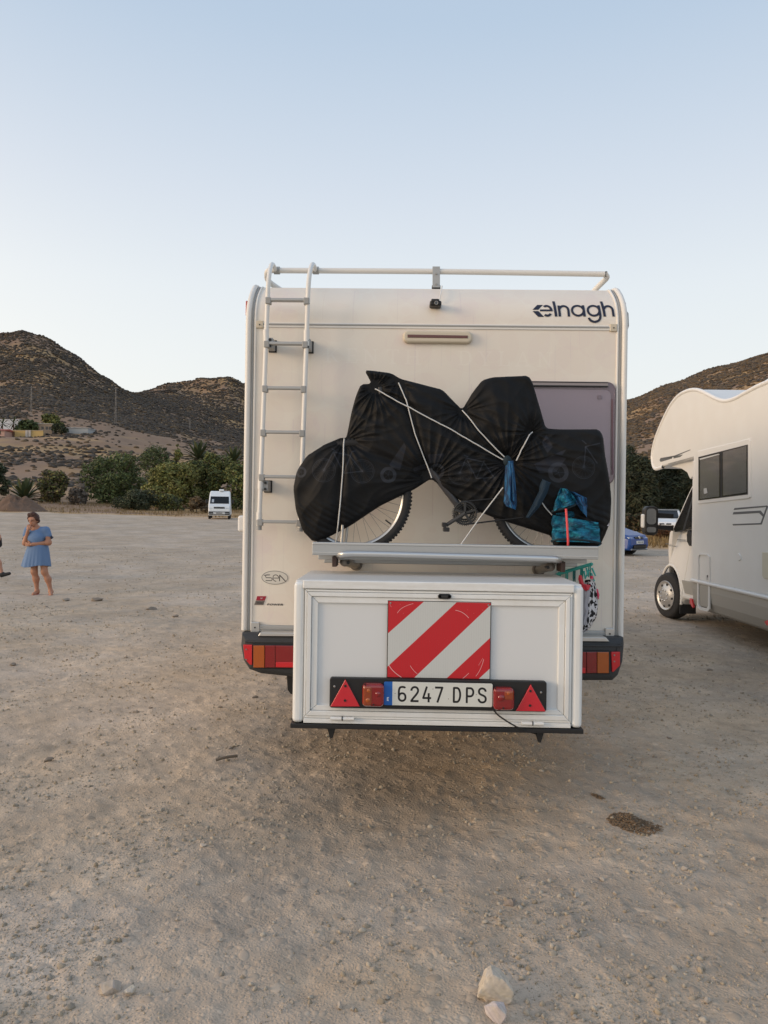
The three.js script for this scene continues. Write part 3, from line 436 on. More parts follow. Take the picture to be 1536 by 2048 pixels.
// striped panel
{
  const a = onZ(777, 1202, ZB), b = onZ(979, 1358, ZB), w = b.x - a.x, h = a.y - b.y, z = ZB - .001, p = thing('warning_panel', 'red and white diagonally striped warning panel on the cargo box', 'warning panel', [(a.x + b.x) / 2, b.y, z]);
  part('rim', slab([[a.x - .004, b.y - .004], [b.x + .004, b.y - .004], [b.x + .004, a.y + .004], [a.x - .004, a.y + .004]], z, .014, .003), M.black, p);
  const tex = canvasTex(1024, 800, (c, W, H) => {
    c.fillStyle = '#c9ccca'; c.fillRect(0, 0, W, H); const X = x => (x - 777) / 202 * W, Y = (x, y) => (y - 1202 - (x - 777) * .0125) / 153 * H;
    c.fillStyle = '#c31f29'; for (const q of [[[777, 1202], [847, 1203], [777, 1267]], [[912, 1204], [979, 1205], [979, 1209], [828, 1358], [777, 1358], [777, 1334]], [[979, 1275], [979, 1337], [957, 1358], [893, 1358]]]) { c.beginPath(); q.forEach((v, i) => i ? c.lineTo(X(v[0]), Y(...v)) : c.moveTo(X(v[0]), Y(...v))); c.fill(); }
    c.strokeStyle = 'rgba(120,125,125,.18)'; c.lineWidth = 1.5; for (let i = 0; i < 44; i++) { c.beginPath(); c.moveTo(i * W / 44, 0); c.lineTo(i * W / 44, H); c.stroke(); }
    c.strokeStyle = 'rgba(235,228,225,.8)'; c.lineCap = 'round'; for (const [x0, y0, x1, y1, x2, y2, l] of [[795, 1226, 802, 1213, 826, 1207, 5], [780, 1331, 785, 1343, 806, 1356, 8], [822, 1332, 828, 1342, 836, 1348, 5], [783, 1214, 779, 1210, 780, 1205, 3], [910, 1220, 925, 1222, 936, 1235, 6], [952, 1352, 962, 1340, 967, 1318, 5], [925, 1358, 932, 1352, 938, 1346, 6], [957, 1330, 962, 1322, 965, 1316, 3]]) { c.lineWidth = l * .8; c.beginPath(); c.moveTo(X(x0), Y(x0, y0)); c.quadraticCurveTo(X(x1), Y(x1, y1), X(x2), Y(x2, y2)); c.stroke(); }
    let s = 11; const q = () => (s = (s * 16807) % 2147483647) / 2147483647; for (let i = 0; i < 90; i++) { c.fillStyle = q() < .5 ? 'rgba(90,80,75,.4)' : 'rgba(240,235,230,.5)'; c.beginPath(); c.arc(q() * W, q() * H, .8 + q() * 2, 0, 7); c.fill(); }
  });
  const g = slab([[a.x, b.y], [b.x, b.y], [b.x, a.y], [a.x, a.y]], z + .0015, .006, .0005); planarUV(g, a.x, b.y, b.x, a.y); part('striped_sheet', g, new THREE.MeshStandardMaterial({ map: tex, roughness: .38 }), p);
  for (const [x, y] of [[a.x + .01, a.y - .01], [b.x - .01, a.y - .012]]) part('rivet', new THREE.SphereGeometry(.0045, 8, 6).scale(1, 1, .5).translate(x, y, z + .002), M.steel, p);
}
// light board with number plate
{
  const z0 = ZB + .012, a = onZ(660, 1354, z0), b = onZ(1092, 1423, z0), yc = (a.y + b.y) / 2, L = thing('light_board', 'black trailer light board with two triangles and a white number plate', 'light board', [(a.x + b.x) / 2, b.y, z0]);
  part('board', slab(rrect(a.x, b.y, b.x, a.y, .012), z0 + .012, .03, .004), M.black, L);
  const red = phys([.60, .014, .03], .25, { clearcoat: .8, clearcoatRoughness: .1 }), z = z0 + .022;
  for (const q of [[[691, 1358], [720, 1412], [661, 1412]], [[1061, 1368], [1091, 1422], [1031, 1421]]]) {
    const tr = part('reflector_triangle', slab(pxPts(q, z0 + .01), z, .012, .003), red, L), cx = q[0][0], ty = q[0][1];
    for (const [dx, dy] of [[-.3, 14], [-1, 43]]) { const p = onZ(cx + dx, ty + dy, z); part('screw', new THREE.CylinderGeometry(.006, .006, .004, 10).rotateX(1.57).translate(p.x, p.y, z + .001), M.black, tr); }
  }
  const lampP = (x0, y0, x1, y1, amberLeft) => {
    const m = part('lamp', slab(pxRR(x0, y0, x1, y1, z0 + .02, .02), z0 + .05, .05, .016, [], 4), M.darkRed, L), mid = (x0 + x1) / 2;
    part('amber_lens', slab(amberLeft ? pxRR(x0 + 1, y0 + 3, mid - 1, y1 - 2, z0 + .02, .015) : pxRR(mid - 1, y0 + 4, x1 - 1, y0 + 26, z0 + .02, .012), z0 + .0525, .03, .012, [], 4), phys([.28, .045, .008], .15, { clearcoat: 1 }), m);
    for (const [fx, fy, r] of amberLeft ? [[.25, .75, .012], [.28, .35, .010], [.72, .5, .013]] : [[.4, .5, .016], [.75, .3, .010]]) { const p = onZ(lerp(x0, x1, fx), lerp(y0, y1, fy), z0 + .05); part('bulb_dome', new THREE.SphereGeometry(r, 14, 10).scale(1, 1, .45).translate(p.x, p.y, z0 + .05), fx < .5 === amberLeft ? M.amber : M.darkRed, m); }
    for (const [fx, fy] of [[.12, .08], [.5, .94]]) { const p = onZ(lerp(x0, x1, fx), lerp(y0, y1, fy), z0 + .05); part('screw', new THREE.CylinderGeometry(.004, .004, .006, 8).rotateX(1.57).translate(p.x, p.y, z0 + .051), M.black, m); }
  };
  lampP(725, 1365, 768, 1412, true); lampP(986, 1373, 1027, 1419, false);
  const pa = onZ(768, 1363, z), pb = onZ(984.5, 1414, z), tex = canvasTex(1040, 220, (c, W, H) => {
    c.fillStyle = '#d6d8d2'; c.fillRect(0, 0, W, H); c.fillStyle = '#1c62b4'; c.fillRect(0, 0, 82, H); c.fillStyle = '#e4e8ee'; c.font = 'bold 48px sans-serif'; c.fillText('E', 26, 180);
    c.fillStyle = '#2b6fbd'; c.lineJoin = 'round'; c.lineCap = 'butt'; c.strokeStyle = '#15161a'; c.lineWidth = 19;
    const S = (x, d) => { c.save(); c.translate(x, 38); c.beginPath(); d(); c.stroke(); c.restore(); }, w = 74, h = 148, m = (x, y) => c.moveTo(x, y), l = (x, y) => c.lineTo(x, y);
    S(136, () => { m(68, 18); c.bezierCurveTo(62, 8, 50, 8, 40, 8); c.bezierCurveTo(12, 8, 8, 30, 8, 60); l(8, 105); c.bezierCurveTo(8, 150, 72, 150, 72, 105); c.bezierCurveTo(72, 55, 8, 55, 8, 105); });
    S(256, () => { m(8, 42); c.bezierCurveTo(8, -4, 72, -4, 72, 40); c.bezierCurveTo(72, 70, 25, 105, 8, 139); l(78, 139); });
    S(370, () => { m(42, 0); l(8, 108); l(84, 108); m(60, 62); l(60, 148); });
    S(488, () => { m(2, 8); l(72, 8); l(26, 148); });
    S(662, () => { m(9, 8); l(36, 8); c.bezierCurveTo(80, 8, 80, 139, 36, 139); l(9, 139); c.closePath(); });
    S(786, () => { m(9, 148); l(9, 8); l(40, 8); c.bezierCurveTo(80, 8, 80, 84, 40, 84); l(9, 84); });
    S(902, () => { m(72, 38); c.bezierCurveTo(68, -2, 8, -2, 8, 38); c.bezierCurveTo(8, 80, 74, 62, 74, 108); c.bezierCurveTo(74, 150, 8, 150, 6, 106); });
    c.fillStyle = 'rgba(60,50,40,.6)'; for (const [x, y] of [[108, 110], [885, 105], [470, 60], [620, 150]]) { c.beginPath(); c.arc(x, y, 4, 0, 7); c.fill(); }
  });
  const g = slab(rrect(pa.x, pb.y, pb.x, pa.y, .008), z + .004, .006, .0008); planarUV(g, pa.x, pb.y, pb.x, pa.y); part('number_plate', g, new THREE.MeshStandardMaterial({ map: tex, roughness: .35 }), L, 'white number plate with blue band and dark characters');
  for (const [x, y] of [[669, 1373], [1082, 1385]]) { const p = onZ(x, y, z0 + .012); part('bolt', new THREE.SphereGeometry(.006, 8, 6).scale(1, 1, .5).translate(p.x, p.y, z0 + .013), M.steel, L); }
  part('cable', tube([onZ(988, 1421, z0 + .01), onZ(996, 1430, z0 + .016), onZ(1013, 1442, z0 + .018), onZ(1036, 1455, z0 + .012), onZ(1060, 1464, z0 - .02), onZ(1082, 1470, z0 - .1)], .004, 6, 40), M.rubber, L);
}
// ------------------------------------------------------------ bicycle carrier, bicycle, cover, cords, bags
const ZK = -4.20;
{
  const k = thing('bicycle_carrier', 'aluminium bicycle carrier rail across the back of the cream motorhome', 'bicycle carrier', [.35, 1.25, -4.2]), zf = -4.05;
  const a = onZ(624, 1085, zf), b = onZ(1197, 1115, zf), yb = a.y - .066;
  const ch = part('channel', box(a.x, yb, zf - .03, b.x, a.y, zf, .004), mat([.46, .47, .47], .45, .55), k);
  part('channel_lip', box(a.x + .002, a.y - .010, zf - .035, b.x - .002, a.y + .003, zf + .005, .003), M.alu, ch); part('channel_groove', box(a.x + .004, yb + .012, zf - .02, b.x - .004, yb + .018, zf + .003, .001), M.alu, ch);
  part('wheel_tray', box(a.x + .02, yb + .02, zf - .2, b.x - .02, yb + .034, zf - .031, .003), mat([.46, .47, .47], .45, .55), k);
  part('rear_channel', box(a.x + .02, yb - .03, zf - .16, b.x - .03, yb + .012, zf - .12, .004), mat([.46, .47, .47], .45, .55), k); part('rear_channel', box(a.x + .035, yb - .06, zf - .34, b.x - .04, yb + .0, zf - .30, .004), mat([.44, .45, .45], .45, .55), k);
  part('tube', tube([onZ(700, 1130, -4.46), onZ(678, 1113, -4.2), onZ(683, 1109, zf + .01), onZ(720, 1107.5, zf + .02), onZ(900, 1112, zf + .02), onZ(1090, 1117, zf + .02), onZ(1115, 1119, zf + .005), onZ(1118, 1122, -4.2), onZ(1090, 1137, -4.46)], .017, 12, 140, .4), M.alu, k);
  for (const [x, y, s] of [[690, 1124, 1], [1100, 1134, -1]]) {
    const p = onZ(x, y, -4.2), q = onZ(x + s * 22, y + 5, -4.5), br = part('bracket', rod(p, q, .022, .026, 12), mat([.34, .31, .27], .55, .5), k);
    part('knuckle', new THREE.SphereGeometry(.028, 14, 10).scale(1, .9, 1).translate(p.x, p.y, p.z), mat([.30, .27, .24], .6, .4), br); part('wall_foot', new THREE.CylinderGeometry(.034, .038, .03, 16).rotateX(1.57).translate(q.x, q.y, -4.5), mat([.2, .18, .16], .6, .4), br); part('clamp_block', box(p.x - .05 * s - .012, p.y - .02, -4.22, p.x - .05 * s + .012, p.y + .035, -4.1, .003), mat([.06, .035, .03], .7), br); part('bolt', new THREE.CylinderGeometry(.009, .009, .06, 6).rotateX(1.57).translate(p.x + .02 * s, p.y, p.z + .02), M.black, br);
  }
}
const tyreProf = (R, r) => { const g = new THREE.TorusGeometry(R - r, r, 12, 72), p = g.attributes.position; return g; };
{
  const w1 = onZ(707, 993, ZK), w2 = onZ(1100, 1000, ZK), R = .316, bike = thing('bicycle', 'bicycle strapped to the carrier with wheels showing under its black cover', 'bicycle', [(w1.x + w2.x) / 2, w1.y - R, ZK]);
  const rimM = mat([.55, .55, .54], .35, .8), frameM = mat([.04, .04, .045], .4);
  for (const c of [w1, w2]) {
    const w = part('wheel', new THREE.TorusGeometry(R - .024, .024, 12, 90).translate(c.x, c.y, ZK), M.rubber, bike);
    const kn = []; for (let i = 0; i < 96; i++) for (const s of [-1, 0, 1]) { const t = (i + (s ? .5 : 0)) / 96 * 6.2832; kn.push(new THREE.BoxGeometry(.011, .010, .012).translate(0, R - Math.abs(s) * .006, s * .014).rotateZ(t).translate(c.x, c.y, ZK)); } part('tread', merge(kn), M.rubber, w);
    const rl = new THREE.LatheGeometry([[R - .058, -.011], [R - .036, -.013], [R - .034, -.011], [R - .034, .011], [R - .036, .013], [R - .058, .011], [R - .058, -.011]].map(p => new THREE.Vector2(...p)), 72).rotateX(Math.PI / 2).translate(c.x, c.y, ZK); part('rim', rl, rimM, w);
    part('hub', new THREE.CylinderGeometry(.02, .02, .1, 14).rotateX(1.57).translate(c.x, c.y, ZK), M.steel, w);
    const sp = []; for (let i = 0; i < 36; i++) { const t = i / 36 * 6.2832, u = t + (i % 2 ? 1 : -1) * 1.15, sd = (i % 4 < 2 ? 1 : -1) * .03; sp.push(rod(V(c.x + .02 * Math.cos(u), c.y + .02 * Math.sin(u), ZK + sd), V(c.x + (R - .055) * Math.cos(t), c.y + (R - .055) * Math.sin(t), ZK), .0011, .0011, 4)); } part('spokes', merge(sp), mat([.25, .25, .25], .3, .9), w);
    const vt = -.62; part('valve', rod(V(c.x + (R - .06) * Math.cos(vt), c.y + (R - .06) * Math.sin(vt), ZK), V(c.x + (R - .1) * Math.cos(vt), c.y + (R - .1) * Math.sin(vt), ZK), .004), M.black, w);
  }
  const bb = onZ(928, 1026, ZK), head = onZ(765, 812, ZK), seat = onZ(1005, 800, ZK), top = onZ(985, 850, ZK);
  part('frame', merge([rod(head, bb, .02), rod(head, top, .018), rod(bb, seat, .017), rod(bb, w2, .011), rod(top, w2, .009), rod(head, w1, .016), rod(head, onZ(760, 775, ZK), .018)]), frameM, bike);
  part('handlebar', tube([onZ(756, 776, ZK - .03), onZ(758, 774, ZK - .01), onZ(756, 776, ZK + .008)], .014), frameM, bike); part('saddle', new THREE.SphereGeometry(1, 16, 10).scale(.11, .025, .034).translate(seat.x, seat.y + .02, ZK - .005), M.black, bike);
  const cz = ZK + .05; for (const [r, z] of [[.060, 0], [.048, -.012], [.036, -.022]]) { const ring = [new THREE.TorusGeometry(r, .005, 6, 40).translate(bb.x, bb.y, cz + z)]; const n = Math.round(r * 700); for (let i = 0; i < n; i++) ring.push(new THREE.BoxGeometry(.004, .007, .003).translate(0, r + .006, 0).rotateZ(i / n * 6.283).translate(bb.x, bb.y, cz + z)); for (let i = 0; i < 5; i++) ring.push(new THREE.BoxGeometry(.012, r, .004).translate(0, r / 2, 0).rotateZ(i * 1.2566).translate(bb.x, bb.y, cz + z)); part('chainring', merge(ring), mat([.05, .05, .05], .4, .5), bike); }
  const pd = onZ(893, 1050, cz + .02), crank = part('crank', rod(V(bb.x, bb.y, cz + .015), pd, .012, .010), mat([.07, .068, .065], .45, .4), bike);
  part('pedal', merge([box(pd.x - .02, pd.y - .034, cz + .02, pd.x + .012, pd.y - .012, cz + .1, .004), box(pd.x - .026, pd.y - .01, cz + .02, pd.x - .004, pd.y + .014, cz + .1, .004), rod(V(pd.x, pd.y, cz), V(pd.x, pd.y, cz + .09), .008)]), M.black, crank);
  part('crank', rod(V(bb.x, bb.y, ZK - .05), V(bb.x + .12, bb.y + .1, ZK - .06), .012, .010), mat([.07, .068, .065], .45, .4), bike);
  part('chain', merge([rod(V(bb.x, bb.y - .062, cz), V(w2.x, w2.y - .075, cz), .0042), rod(V(bb.x, bb.y + .062, cz), V(w2.x, w2.y + .04, cz), .0042)]), M.black, bike);
  part('mudguard_stay', rod(onZ(685, 1050, ZK + .03), onZ(683, 1086, ZK + .03), .008), rimM, bike); part('mudguard_stay', rod(onZ(695, 1050, ZK - .03), onZ(691, 1086, ZK - .03), .008), rimM, bike);
}
// cover: a closed bag over the outline of the bicycle, bulged and pleated
const coverCorners = pxPts([[729, 741], [745, 742], [783, 747], [800, 758], [885, 780], [905, 801], [924, 820], [945, 785], [964, 761], [985, 755], [1056, 752], [1064, 764], [1078, 812], [1091, 857], [1115, 859], [1197, 859], [1205, 872], [1209, 910], [1218, 960], [1222, 1000], [1219, 1045], [1207, 1075], [1198, 1092], [1108, 1094], [1104, 1072], [1040, 1052], [992, 1037], [950, 1020], [905, 990], [862, 957], [830, 978], [760, 1012], [700, 1052], [650, 1078], [627, 1084], [606, 1062], [592, 1020], [587, 976], [594, 942], [614, 912], [650, 889], [684, 875], [692, 878], [696, 862], [703, 825], [712, 792], [722, 769], [743, 768], [738, 756]], ZK), coverOutline = coverCorners.flatMap((p, i, A) => { const a = A[(i + A.length - 1) % A.length], b = A[(i + 1) % A.length], c = q => Math.min(.3, .012 / Math.hypot(q[0] - p[0], q[1] - p[1])), m = (q, t) => [lerp(p[0], q[0], t), lerp(p[1], q[1], t)]; return [m(a, c(a)), m(b, c(b))]; });   // corners a little rounded
const cm = p => { const q = onZ(p[0], p[1], ZK); return [q.x, q.y]; };
const GATH = [[750, 778, 26, .22, 1], [1015, 925, 30, .30, 1], [863, 956, 30, .30, 1], [690, 880, 22, .26, .8], [1060, 866, 18, .18, .8], [925, 822, 20, .16, .7], [797, 757, 16, .16, .7], [1196, 1085, 16, .3, .5]].map(g => { const q = cm(g); return [q[0], q[1], g[2], g[3], g[4]]; });
const TAUT = [[750, 778, 1010, 922], [797, 757, 863, 956], [925, 822, 1012, 915], [690, 880, 863, 956], [1061, 866, 1030, 922], [690, 878, 676, 1060]].map(l => { const a = cm(l), b = cm([l[2], l[3]]); return [...a, ...b]; });
const segD = (x, y, a, b, c, d) => { const t = clamp(((x - a) * (c - a) + (y - b) * (d - b)) / ((c - a) ** 2 + (d - b) ** 2), 0, 1); return [Math.hypot(x - a - t * (c - a), y - b - t * (d - b)), t]; };
function outDist(x, y) { let d = 9, nx = 0, ny = 0, inside = false; const P = coverOutline, n = P.length; for (let i = 0, j = n - 1; i < n; j = i++) { const [a, b] = P[i], [c, e] = P[j]; const t = clamp(((x - a) * (c - a) + (y - b) * (e - b)) / ((c - a) ** 2 + (e - b) ** 2), 0, 1), qx = a + t * (c - a), qy = b + t * (e - b), q = Math.hypot(x - qx, y - qy); if (q < d) { d = q; nx = qx; ny = qy; } if ((b > y) !== (e > y) && x < (c - a) * (y - b) / (e - b) + a) inside = !inside; } return [d, nx, ny, inside]; }
function coverZ(x, y, d) {
  const q = Math.min(1, d / .15); let z = .028 * Math.sqrt(1 - (1 - Math.min(1, d / .03)) ** 2) + .04 * sstep(0, 1, q * .85), k = 0;
  for (const [gx, gy, n, R, a] of GATH) { const dx = x - gx, dy = y - gy, r = Math.hypot(dx, dy), f = Math.exp(-r * r / (R * R)) * sstep(.004, .06, r), th = Math.atan2(dy, dx); k += a * f * (.013 * (.5 - Math.abs(Math.sin(th * n * .5 + 1.6 * vnoise(r * 9, th * 3, 0, n)))) + .010 * (.5 - Math.abs(Math.sin(th * n * .21 + 1.3)))); z -= a * .03 * Math.exp(-r * r / .0035); }
  for (const [a, b, c, e] of TAUT) { const [l] = segD(x, y, a, b, c, e); z -= .018 * Math.exp(-l * l / .0006); }
  const w = fbm(x * 5 + y * 2, y * 5, 3, 0, 5) - .5, fold = Math.sin((y * .8 + x * .35) * 60 + 6 * fbm(x * 4, y * 4, 2, 0, 8)); k += .026 * w - .006 * Math.abs(fold) * sstep(.35, .7, vnoise(x * 5, y * 5, 0, 15)) + .007 * (.5 - Math.abs(Math.sin((x * .7 - y * .45) * 26 + 5 * vnoise(x * 4, y * 4, 0, 18)))) * sstep(.4, .7, vnoise(x * 3 + 7, y * 3, 0, 16));
  const hem = Math.abs(Math.sin(((x - .1) * .55 + y) * 85 + 4 * vnoise(x * 7, y * 3, 0, 4))); k += .007 * hem * sstep(1.62, 1.50, y);
  return Math.max(.004, z + k * Math.min(1, d / .03));
}
{
  const cell = .005, X0 = Math.min(...coverOutline.map(p => p[0])) - cell, X1 = Math.max(...coverOutline.map(p => p[0])) + cell, Y0 = Math.min(...coverOutline.map(p => p[1])) - cell, Y1 = Math.max(...coverOutline.map(p => p[1])) + cell, nx = Math.ceil((X1 - X0) / cell), ny = Math.ceil((Y1 - Y0) / cell);
  const info = []; for (let j = 0; j <= ny; j++) for (let i = 0; i <= nx; i++) { const x = X0 + i * cell, y = Y0 + j * cell; info.push([x, y, ...outDist(x, y)]); }
  const pos = [], idx = [], map = new Map(), uv = [], vert = (k, s) => { const key = k * 2 + s; if (map.has(key)) return map.get(key); const [x, y, d, qx, qy, ins] = info[k], px = ins ? x : qx, py = ins ? y : qy, h = ins ? d : 0; const v = pos.length / 3; const zz = h <= 0 ? 0 : coverZ(px, py, h); pos.push(px, py, s ? ZK - .02 - zz * .75 : ZK + .01 + zz); uv.push((px - X0) / (X1 - X0), (py - Y0) / (Y1 - Y0)); map.set(key, v); return v; };
  for (let j = 0; j < ny; j++) for (let i = 0; i < nx; i++) {
    const c = [j * (nx + 1) + i, j * (nx + 1) + i + 1, (j + 1) * (nx + 1) + i + 1, (j + 1) * (nx + 1) + i]; if (!c.some(k => info[k][5])) continue;
    const f = c.map(k => vert(k, 0)), b = c.map(k => vert(k, 1)); idx.push(f[0], f[1], f[2], f[0], f[2], f[3], b[0], b[2], b[1], b[0], b[3], b[2]);
    for (let e = 0; e < 4; e++) { const p = c[e], q = c[(e + 1) % 4]; if (!info[p][5] && !info[q][5]) { const i0 = vert(p, 0), i1 = vert(q, 0), j0 = vert(p, 1), j1 = vert(q, 1); idx.push(i0, j0, i1, i1, j0, j1); } }
  }
  const g = new THREE.BufferGeometry(); g.setAttribute('position', new THREE.Float32BufferAttribute(pos, 3)); g.setAttribute('uv', new THREE.Float32BufferAttribute(uv, 2)); g.setIndex(idx); g.computeVertexNormals();
  const W = 2048, H = Math.round(2048 * (Y1 - Y0) / (X1 - X0)), S = W / (X1 - X0);
  const print = canvasTex(W, H, c => {
    c.fillStyle = '#0d0e10'; c.fillRect(0, 0, W, H); let s = 5; const q = () => (s = (s * 16807) % 2147483647) / 2147483647;
    for (let i = 0; i < 300; i++) { c.fillStyle = q() < .5 ? 'rgba(0,0,0,.10)' : 'rgba(60,62,68,.05)'; c.beginPath(); c.ellipse(q() * W, q() * H, 10 + q() * 90, 6 + q() * 40, q() * 6, 0, 7); c.fill(); }
    const P = (x, y) => { const p = cm([x, y]); return [(p[0] - X0) * S, H - (p[1] - Y0) * S]; }, pxs = S * 4.2 / F;
    c.strokeStyle = 'rgba(70,75,86,.55)'; const wheel = (x, y, r, n = 18) => { const [a, b] = P(x, y), R = r * pxs; c.lineWidth = 3.5; c.beginPath(); c.arc(a, b, R, 0, 7); c.stroke(); c.lineWidth = 2; c.beginPath(); c.arc(a, b, R * .88, 0, 7); c.stroke(); for (let i = 0; i < n; i++) { const t = i / n * 6.283; c.lineWidth = 1.4; c.beginPath(); c.moveTo(a, b); c.lineTo(a + R * .88 * Math.cos(t), b + R * .88 * Math.sin(t)); c.stroke(); } c.beginPath(); c.arc(a, b, R * .16, 0, 7); c.stroke(); };
    const bar = (w, ...pts) => { c.lineWidth = w; c.lineJoin = 'round'; c.beginPath(); pts.forEach((p, i) => { const v = P(...p); i ? c.lineTo(...v) : c.moveTo(...v); }); c.stroke(); };
    wheel(650, 942, 23); wheel(726, 944, 23); bar(7, [650, 942], [668, 905], [700, 912], [726, 944], [690, 948], [668, 905]); bar(7, [690, 948], [705, 905], [712, 903]); bar(6, [664, 898], [672, 903]);
    c.fillStyle = 'rgba(60,65,76,.5)'; const blob = (...pts) => { c.beginPath(); pts.forEach((p, i) => { const v = P(...p); i ? c.lineTo(...v) : c.moveTo(...v); }); c.closePath(); c.fill(); };
    const disc = (x, y, r) => { const v = P(x, y); c.lineWidth = r * pxs * .4; c.beginPath(); c.arc(v[0], v[1], r * pxs * .8, 0, 7); c.stroke(); c.lineWidth = 2; for (let i = 0; i < 5; i++) { c.beginPath(); c.moveTo(...v); c.lineTo(v[0] + r * pxs * .7 * Math.cos(i * 1.257), v[1] + r * pxs * .7 * Math.sin(i * 1.257)); c.stroke(); } };
    disc(777, 951, 16); blob([779, 930], [808, 888], [812, 896], [800, 942], [782, 936]); blob([855, 911], [886, 909], [884, 925], [858, 928]); disc(873, 943, 15); blob([825, 938], [850, 928], [852, 938], [828, 943]);
    wheel(918, 947, 22); wheel(985, 956, 20); bar(7, [918, 947], [930, 918], [965, 926], [985, 956], [950, 958], [930, 918]); bar(6, [926, 912], [934, 916]); bar(6, [950, 958], [966, 922]);
    disc(1112, 946, 20); blob([1064, 930], [1100, 912], [1128, 918], [1108, 945], [1075, 948]); blob([1105, 910], [1128, 900], [1120, 912]); blob([1080, 888], [1090, 870], [1102, 895], [1090, 908]);
    wheel(1162, 936, 22, 14); bar(7, [1162, 936], [1166, 895], [1196, 888]); bar(6, [1160, 882], [1168, 890]); bar(7, [1166, 895], [1190, 928]); disc(604, 945, 11);
  });
  const cv = single('bicycle_cover', g, new THREE.MeshPhysicalMaterial({ map: print, roughness: .66, specularIntensity: .55 }), 'black bicycle cover with faint grey cycle prints, tied with cords', 'bicycle cover');
}
const onCover = (px, py, off) => { const q = onZ(px, py, ZK + .06), o = outDist(q.x, q.y), z = ZK + .012 + (o[3] ? coverZ(q.x, q.y, o[0]) : .0) + off; return onZ(px, py, z); };
function cord(pts, label, onIt = true) {
  const P = []; for (let i = 0; i < pts.length - 1; i++) { const n = 10; for (let k = i ? 1 : 0; k <= n; k++) { const t = k / n, x = lerp(pts[i][0], pts[i + 1][0], t), y = lerp(pts[i][1], pts[i + 1][1], t); P.push(onIt ? onCover(x, y, .005) : onZ(x, y, lerp(pts[i][2], pts[i + 1][2], t))); } }
  if (onIt) { const z = P.map(p => p.z); for (let i = 0; i < P.length; i++) { let m = -9; for (let k = Math.max(0, i - 4); k <= Math.min(P.length - 1, i + 4); k++) m = Math.max(m, z[k] - .0006 * Math.abs(k - i)); P[i].z = m; } const a = P.map((p, i) => { const d = p.clone().sub(camera.position), zz = (P[Math.max(0, i - 1)].z + p.z + P[Math.min(P.length - 1, i + 1)].z) / 3 + .001; return d.multiplyScalar((zz) / (d.z)).add(camera.position); }); P.splice(0, P.length, ...a); }
  return single('cord', tube(P, .0034, 6, P.length * 2), M.cord, label, 'cord', 'white cords round the bicycle cover');
}
cord([[750, 778], [800, 806], [900, 858], [1009, 922]], 'white cord slanting from the peaked end of the cover to the knot');
cord([[797, 766], [812, 800], [830, 868], [863, 956]], 'white cord running steeply down across the cover to its lifted hem');
cord([[924, 821], [960, 864], [1009, 916]], 'white cord from the notch in the top of the cover down to the knot');
cord([[1065, 864], [1058, 870], [1031, 922]], 'short white cord below the square hump of the cover');
cord([[689, 878], [685, 950], [677, 1050], [671, 1088]], 'upright white cord round the cover over the wheel nearest the ladder');
cord([[1006, 975, ZK + .13], [960, 1035, ZK + .12], [921, 1090, ZK + .14]], 'white cord from the blue pouch down to the carrier rail', false);
cord([[1083, 1004], [1093, 1018], [1104, 1030]], 'short white cord between dark strap and teal sack');
// dyed cloth
const dye = (a, b, c, s) => dataTex(256, 256, (i, j) => { const n = fbm(i / 30, j / 30, 4, 0, s), m = fbm(i / 9, j / 14, 3, 0, s + 4), t = sstep(.3, .7, n), u = sstep(.5, .8, m); return [0, 1, 2].map(q => lerp(lerp(a[q], b[q], t), c[q], u * .5)); });
const teal = new THREE.MeshStandardMaterial({ map: dye([8, 66, 92], [20, 120, 150], [38, 160, 178], 3), roughness: .75, side: 2 }), blueCloth = new THREE.MeshStandardMaterial({ map: dye([8, 40, 74], [26, 92, 140], [60, 128, 160], 9), roughness: .75, side: 2 }), darkCloth = mat([.006, .02, .03], .85, 0, { side: 2 });
